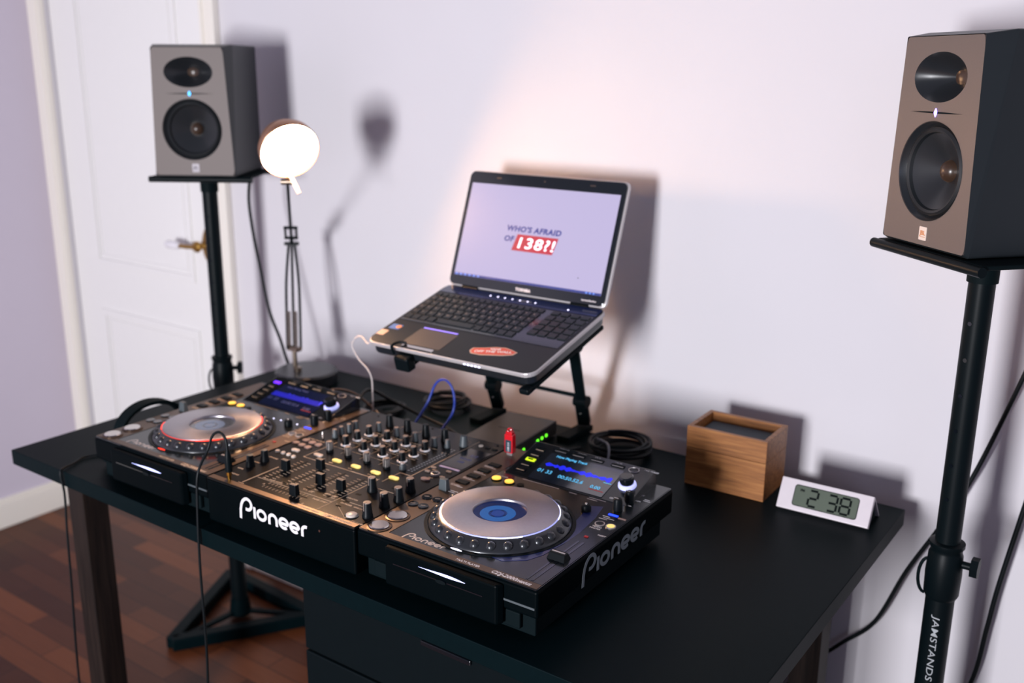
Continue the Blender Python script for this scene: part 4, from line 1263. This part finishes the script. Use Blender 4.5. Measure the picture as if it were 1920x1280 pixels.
# ================================================================ HEADPHONES
def headphones():
    t = thing('headphones', (-.026, .150, TZ+.0001), 0, 'black headphones with an arched band, resting against the door side of the red-lit deck', 'headphones')
    # band: an arch that leans against the player
    def arch(w, r1, r2, tz):
        b = MB(); n = 22; rows = []
        for i in range(n+1):
            a = PI*i/n
            y = -.078*math.cos(a); z = .046+.056*math.sin(a); x = -.014-.010*math.sin(a)
            rows.append([b.bm.verts.new((x+s*w, y*q, .050+(z-.050)*q+tz)) for s, q in ((-1, 1), (1, 1), (1, r1), (-1, r1))])
        for p, q in zip(rows, rows[1:]):
            for k in range(4):
                j = (k+1) % 4
                b.bm.faces.new((p[k], p[j], q[j], q[k]))
        b.bm.faces.new(rows[0][::-1]); b.bm.faces.new(rows[-1])
        return b
    arch(.014, .95, 0, 0).build('headband', M['blkmat'], t, smooth=40)
    arch(.011, .90, 0, -.003).build('headband_padding', M['blk'], t, smooth=40)
    for s in (-1, 1):
        m = T(-.016, s*.080, .032)@Rx(s*PI/2)
        c = MB().lathe([(.0290, -.012), (.0310, -.004), (.0300, .008), (.024, .014), (0, .015)], n=40, m=m, sx=.8, close=False).build('ear_cup', M['blk'], t)
        MB().lathe([(.0280, -.012), (.0290, -.020), (.024, -.026), (.014, -.024), (.012, -.014)], n=40, m=m, sx=.8, close=False).build('ear_cushion', M['blkmat'], c)
headphones()

# ================================================================ CABLES
def cable(name, pts, r, mt, label, n=8, k=8, cat='cable', group=None):
    o = MB().tube(spline(pts, k), r, n).build(name, mt, None, smooth=60)
    return tag(o, label, cat, group)
# headphone plug in the mixer and its lead
jx, jy = .358, .0130
P0 = Vector(gloc(jx, jy, DZ))
def plug():
    t = thing('headphone_plug', P0, GA, 'black and gold jack plug standing in the front corner of the mixer', 'plug')
    MB().lathe([(.0032, 0), (.0032, .007), (.0048, .007), (.0048, .013), (.0036, .013)], n=20).build('gold_tip', M['gold'], t)
    MB().lathe([(.0058, .013), (.0060, .036), (.0040, .046), (.0028, .050), (.0026, .051)], n=20).build('plug_grip', M['blk'], t)
plug()
cable('headphone_cable', [P0+Vector((0, 0, .050)), P0+Vector((-.004, .001, .068)), P0+Vector((-.016, .000, .078)), P0+Vector((-.030, -.004, .070)), P0+Vector((-.036, -.012, .045)), (P0.x-.036, -.014, TZ+.098), (P0.x-.036, -.020, TZ+.050), (P0.x-.035, -.026, TZ-.06), (P0.x-.038, -.026, TZ-.25), (P0.x-.052, -.03, TZ-.45), (P0.x-.050, -.03, TZ-.60), (P0.x-.050, -.04, TZ-.72), (P0.x+.02, -.06, .004), (P0.x+.12, -.02, .004)], .0023, M['cable'], 'thin black lead looping from the mixer plug and hanging down to the floor')
cable('power_cable', [(-.030, .125, TZ+.004), (-.085, .088, TZ+.003), (-.112, .045, TZ+.003), (-.100, .012, TZ+.003), (-.092, -.012, TZ+.0038), (-.087, -.0235, TZ-.002), (-.083, -.0225, TZ-.045), (-.084, -.026, TZ-.12), (-.088, -.028, TZ-.237), (-.098, -.03, TZ-.40), (-.105, -.03, TZ-.60), (-.106, -.035, TZ-.722), (-.13, -.05, .004), (-.20, -.03, .004)], .0022, M['cable'], 'thin black cable hanging over the front edge of the desk at the door end')
cable('speaker_cable', [(LX_+.085, LY_+.045, LZ_-.012), (-.330, .665, TZ+.42), (-.315, .66, TZ+.342), (-.292, .655, TZ+.265), (-.262, .65, TZ+.16), (-.245, .665, TZ+.085), (-.236, .675, TZ+.030), (-.235, .69, TZ+.0045), (-.225, .735, TZ+.0045)], .0038, M['cable'], 'black cable dropping from the grey speaker to the desk behind the lamp')
cable('speaker_cable', [(1.428, .795, TZ+.38), (1.3964, .80, TZ+.2607), (1.3465, .80, TZ+.0847), (1.3041, .80, TZ-.0267), (1.2542, .80, TZ-.1361), (1.2091, .80, TZ-.2556), (1.1533, .80, TZ-.3216), (1.10, .80, TZ-.385), (1.06, .80, TZ-.4473), (.98, .79, TZ-.54), (.93, .78, TZ-.70), (.93, .74, .006)], .0040, M['cable'], 'black cable running down the wall behind the lettered stand pole and desk leg', group=None)
cable('speaker_cable', [(1.450, .80, TZ+.30), (1.442, .80, TZ+.15), (1.4259, .80, TZ+.0324), (1.4109, .80, TZ-.076), (1.403, .80, TZ-.14), (1.3971, .80, TZ-.2044), (1.3844, .80, TZ-.3167), (1.34, .79, TZ-.45), (1.30, .78, TZ-.60), (1.27, .785, .006), (1.22, .79, .006)], .0045, M['cable'], 'black cable hanging against the wall outside the lettered stand, nearest the corner of view')
cable('network_cable', [(.352, .44, TZ+.002), (.372, .46, TZ+.05), (.384, .49, TZ+.092), (.397, .50, TZ+.131), (.418, .50, TZ+.146), (.437, .50, TZ+.138), (.446, .50, TZ+.112), (.445, .495, TZ+.083), (.438, .47, TZ+.055), (.430, .445, TZ+.03), (.428, .425, TZ+.012)], .0024, M['bluecable'], 'blue cable standing in a tall loop behind the mixer knobs')
cable('laptop_charger_cable', [tuple(LM_@Vector((-.1905, -.236, -.012))), (.322, .390, TZ+.228), (.262, .435, TZ+.222), (.232, .45, TZ+.212), (.2205, .45, TZ+.193), (.2365, .45, TZ+.1687), (.262, .45, TZ+.15), (.2725, .45, TZ+.130), (.2732, .45, TZ+.0927), (.270, .455, TZ+.04), (.275, .48, TZ+.004), (.33, .52, TZ+.004)], .0015, M['cablewhite'], 'thin white cable curving down from the door-side corner of the laptop')
# tangle of black cables behind the mixer
rnd = random.Random(4)
def coil(cx, cy, r, turns, z0, rr, seedv, sq=1.):
    g = random.Random(seedv); pts = []
    for i in range(int(turns*12)):
        a = 2*PI*i/12
        q = r*(1+.10*math.sin(a*.37+seedv)+.05*g.random())
        pts.append((cx+q*math.cos(a)+.006*math.sin(a*.21), cy+sq*q*math.sin(a), z0+.0042*(i/12)+.002*math.sin(a*1.3)))
    return pts
cable('coiled_cable', coil(.715, .690, .054, 5.5, TZ+.005, .004, 3), .0034, M['cable'], 'black cable coiled in a ring on the desk beside the bamboo box', k=4)
cable('coiled_cable', coil(.262, .700, .046, 4.5, TZ+.005, .004, 9), .0032, M['cable'], 'black cable coiled in a ring beneath the overhanging laptop', k=4)
cable('coiled_cable', coil(.170, .585, .034, 3.0, TZ+.005, .004, 5, 1.4), .0038, M['cable'], 'small black cable coil just behind the mixer, by the lamp base', k=4)
cable('audio_cable', [(.245, .425, TZ+.045), (.235, .445, TZ+.075), (.215, .50, TZ+.085), (.235, .55, TZ+.05), (.29, .58, TZ+.02), (.36, .58, TZ+.008), (.41, .56, TZ+.006)], .0034, M['cable'], 'thick black cable arching out of the back of the mixer beside the white cable')
cable('audio_cable', [(.275, .425, TZ+.035), (.28, .44, TZ+.035), (.30, .455, TZ+.015), (.34, .455, TZ+.006), (.40, .445, TZ+.005), (.46, .44, TZ+.005)], .0030, M['cable'], 'black cable lying low across the desk between mixer and network box')
cable('audio_cable', [(.150, .425, TZ+.055), (.155, .45, TZ+.085), (.185, .485, TZ+.075), (.225, .50, TZ+.045), (.30, .485, TZ+.018), (.37, .47, TZ+.006)], .0026, mat('brown_cable', '#4a3c34', .35), 'brownish cable curving out behind the red-lit deck corner')
cable('deck_lead', [(.70, .43, TZ+.02), (.70, .50, TZ+.012), (.725, .56, TZ+.008), (.742, .59, TZ+.020), (.728, .62, TZ+.040), (.690, .66, TZ+.030), (.66, .69, TZ+.018)], .0024, M['cablelight'], 'thin grey lead rising from the coil behind the lit player screen')
cable('deck_lead', [(.56, .425, TZ+.03), (.565, .455, TZ+.03), (.60, .48, TZ+.008), (.65, .50, TZ+.006), (.63, .60, TZ+.008), (.655, .64, TZ+.012)], .0030, M['cable'], 'black lead winding past the green-lit box towards the stand foot')
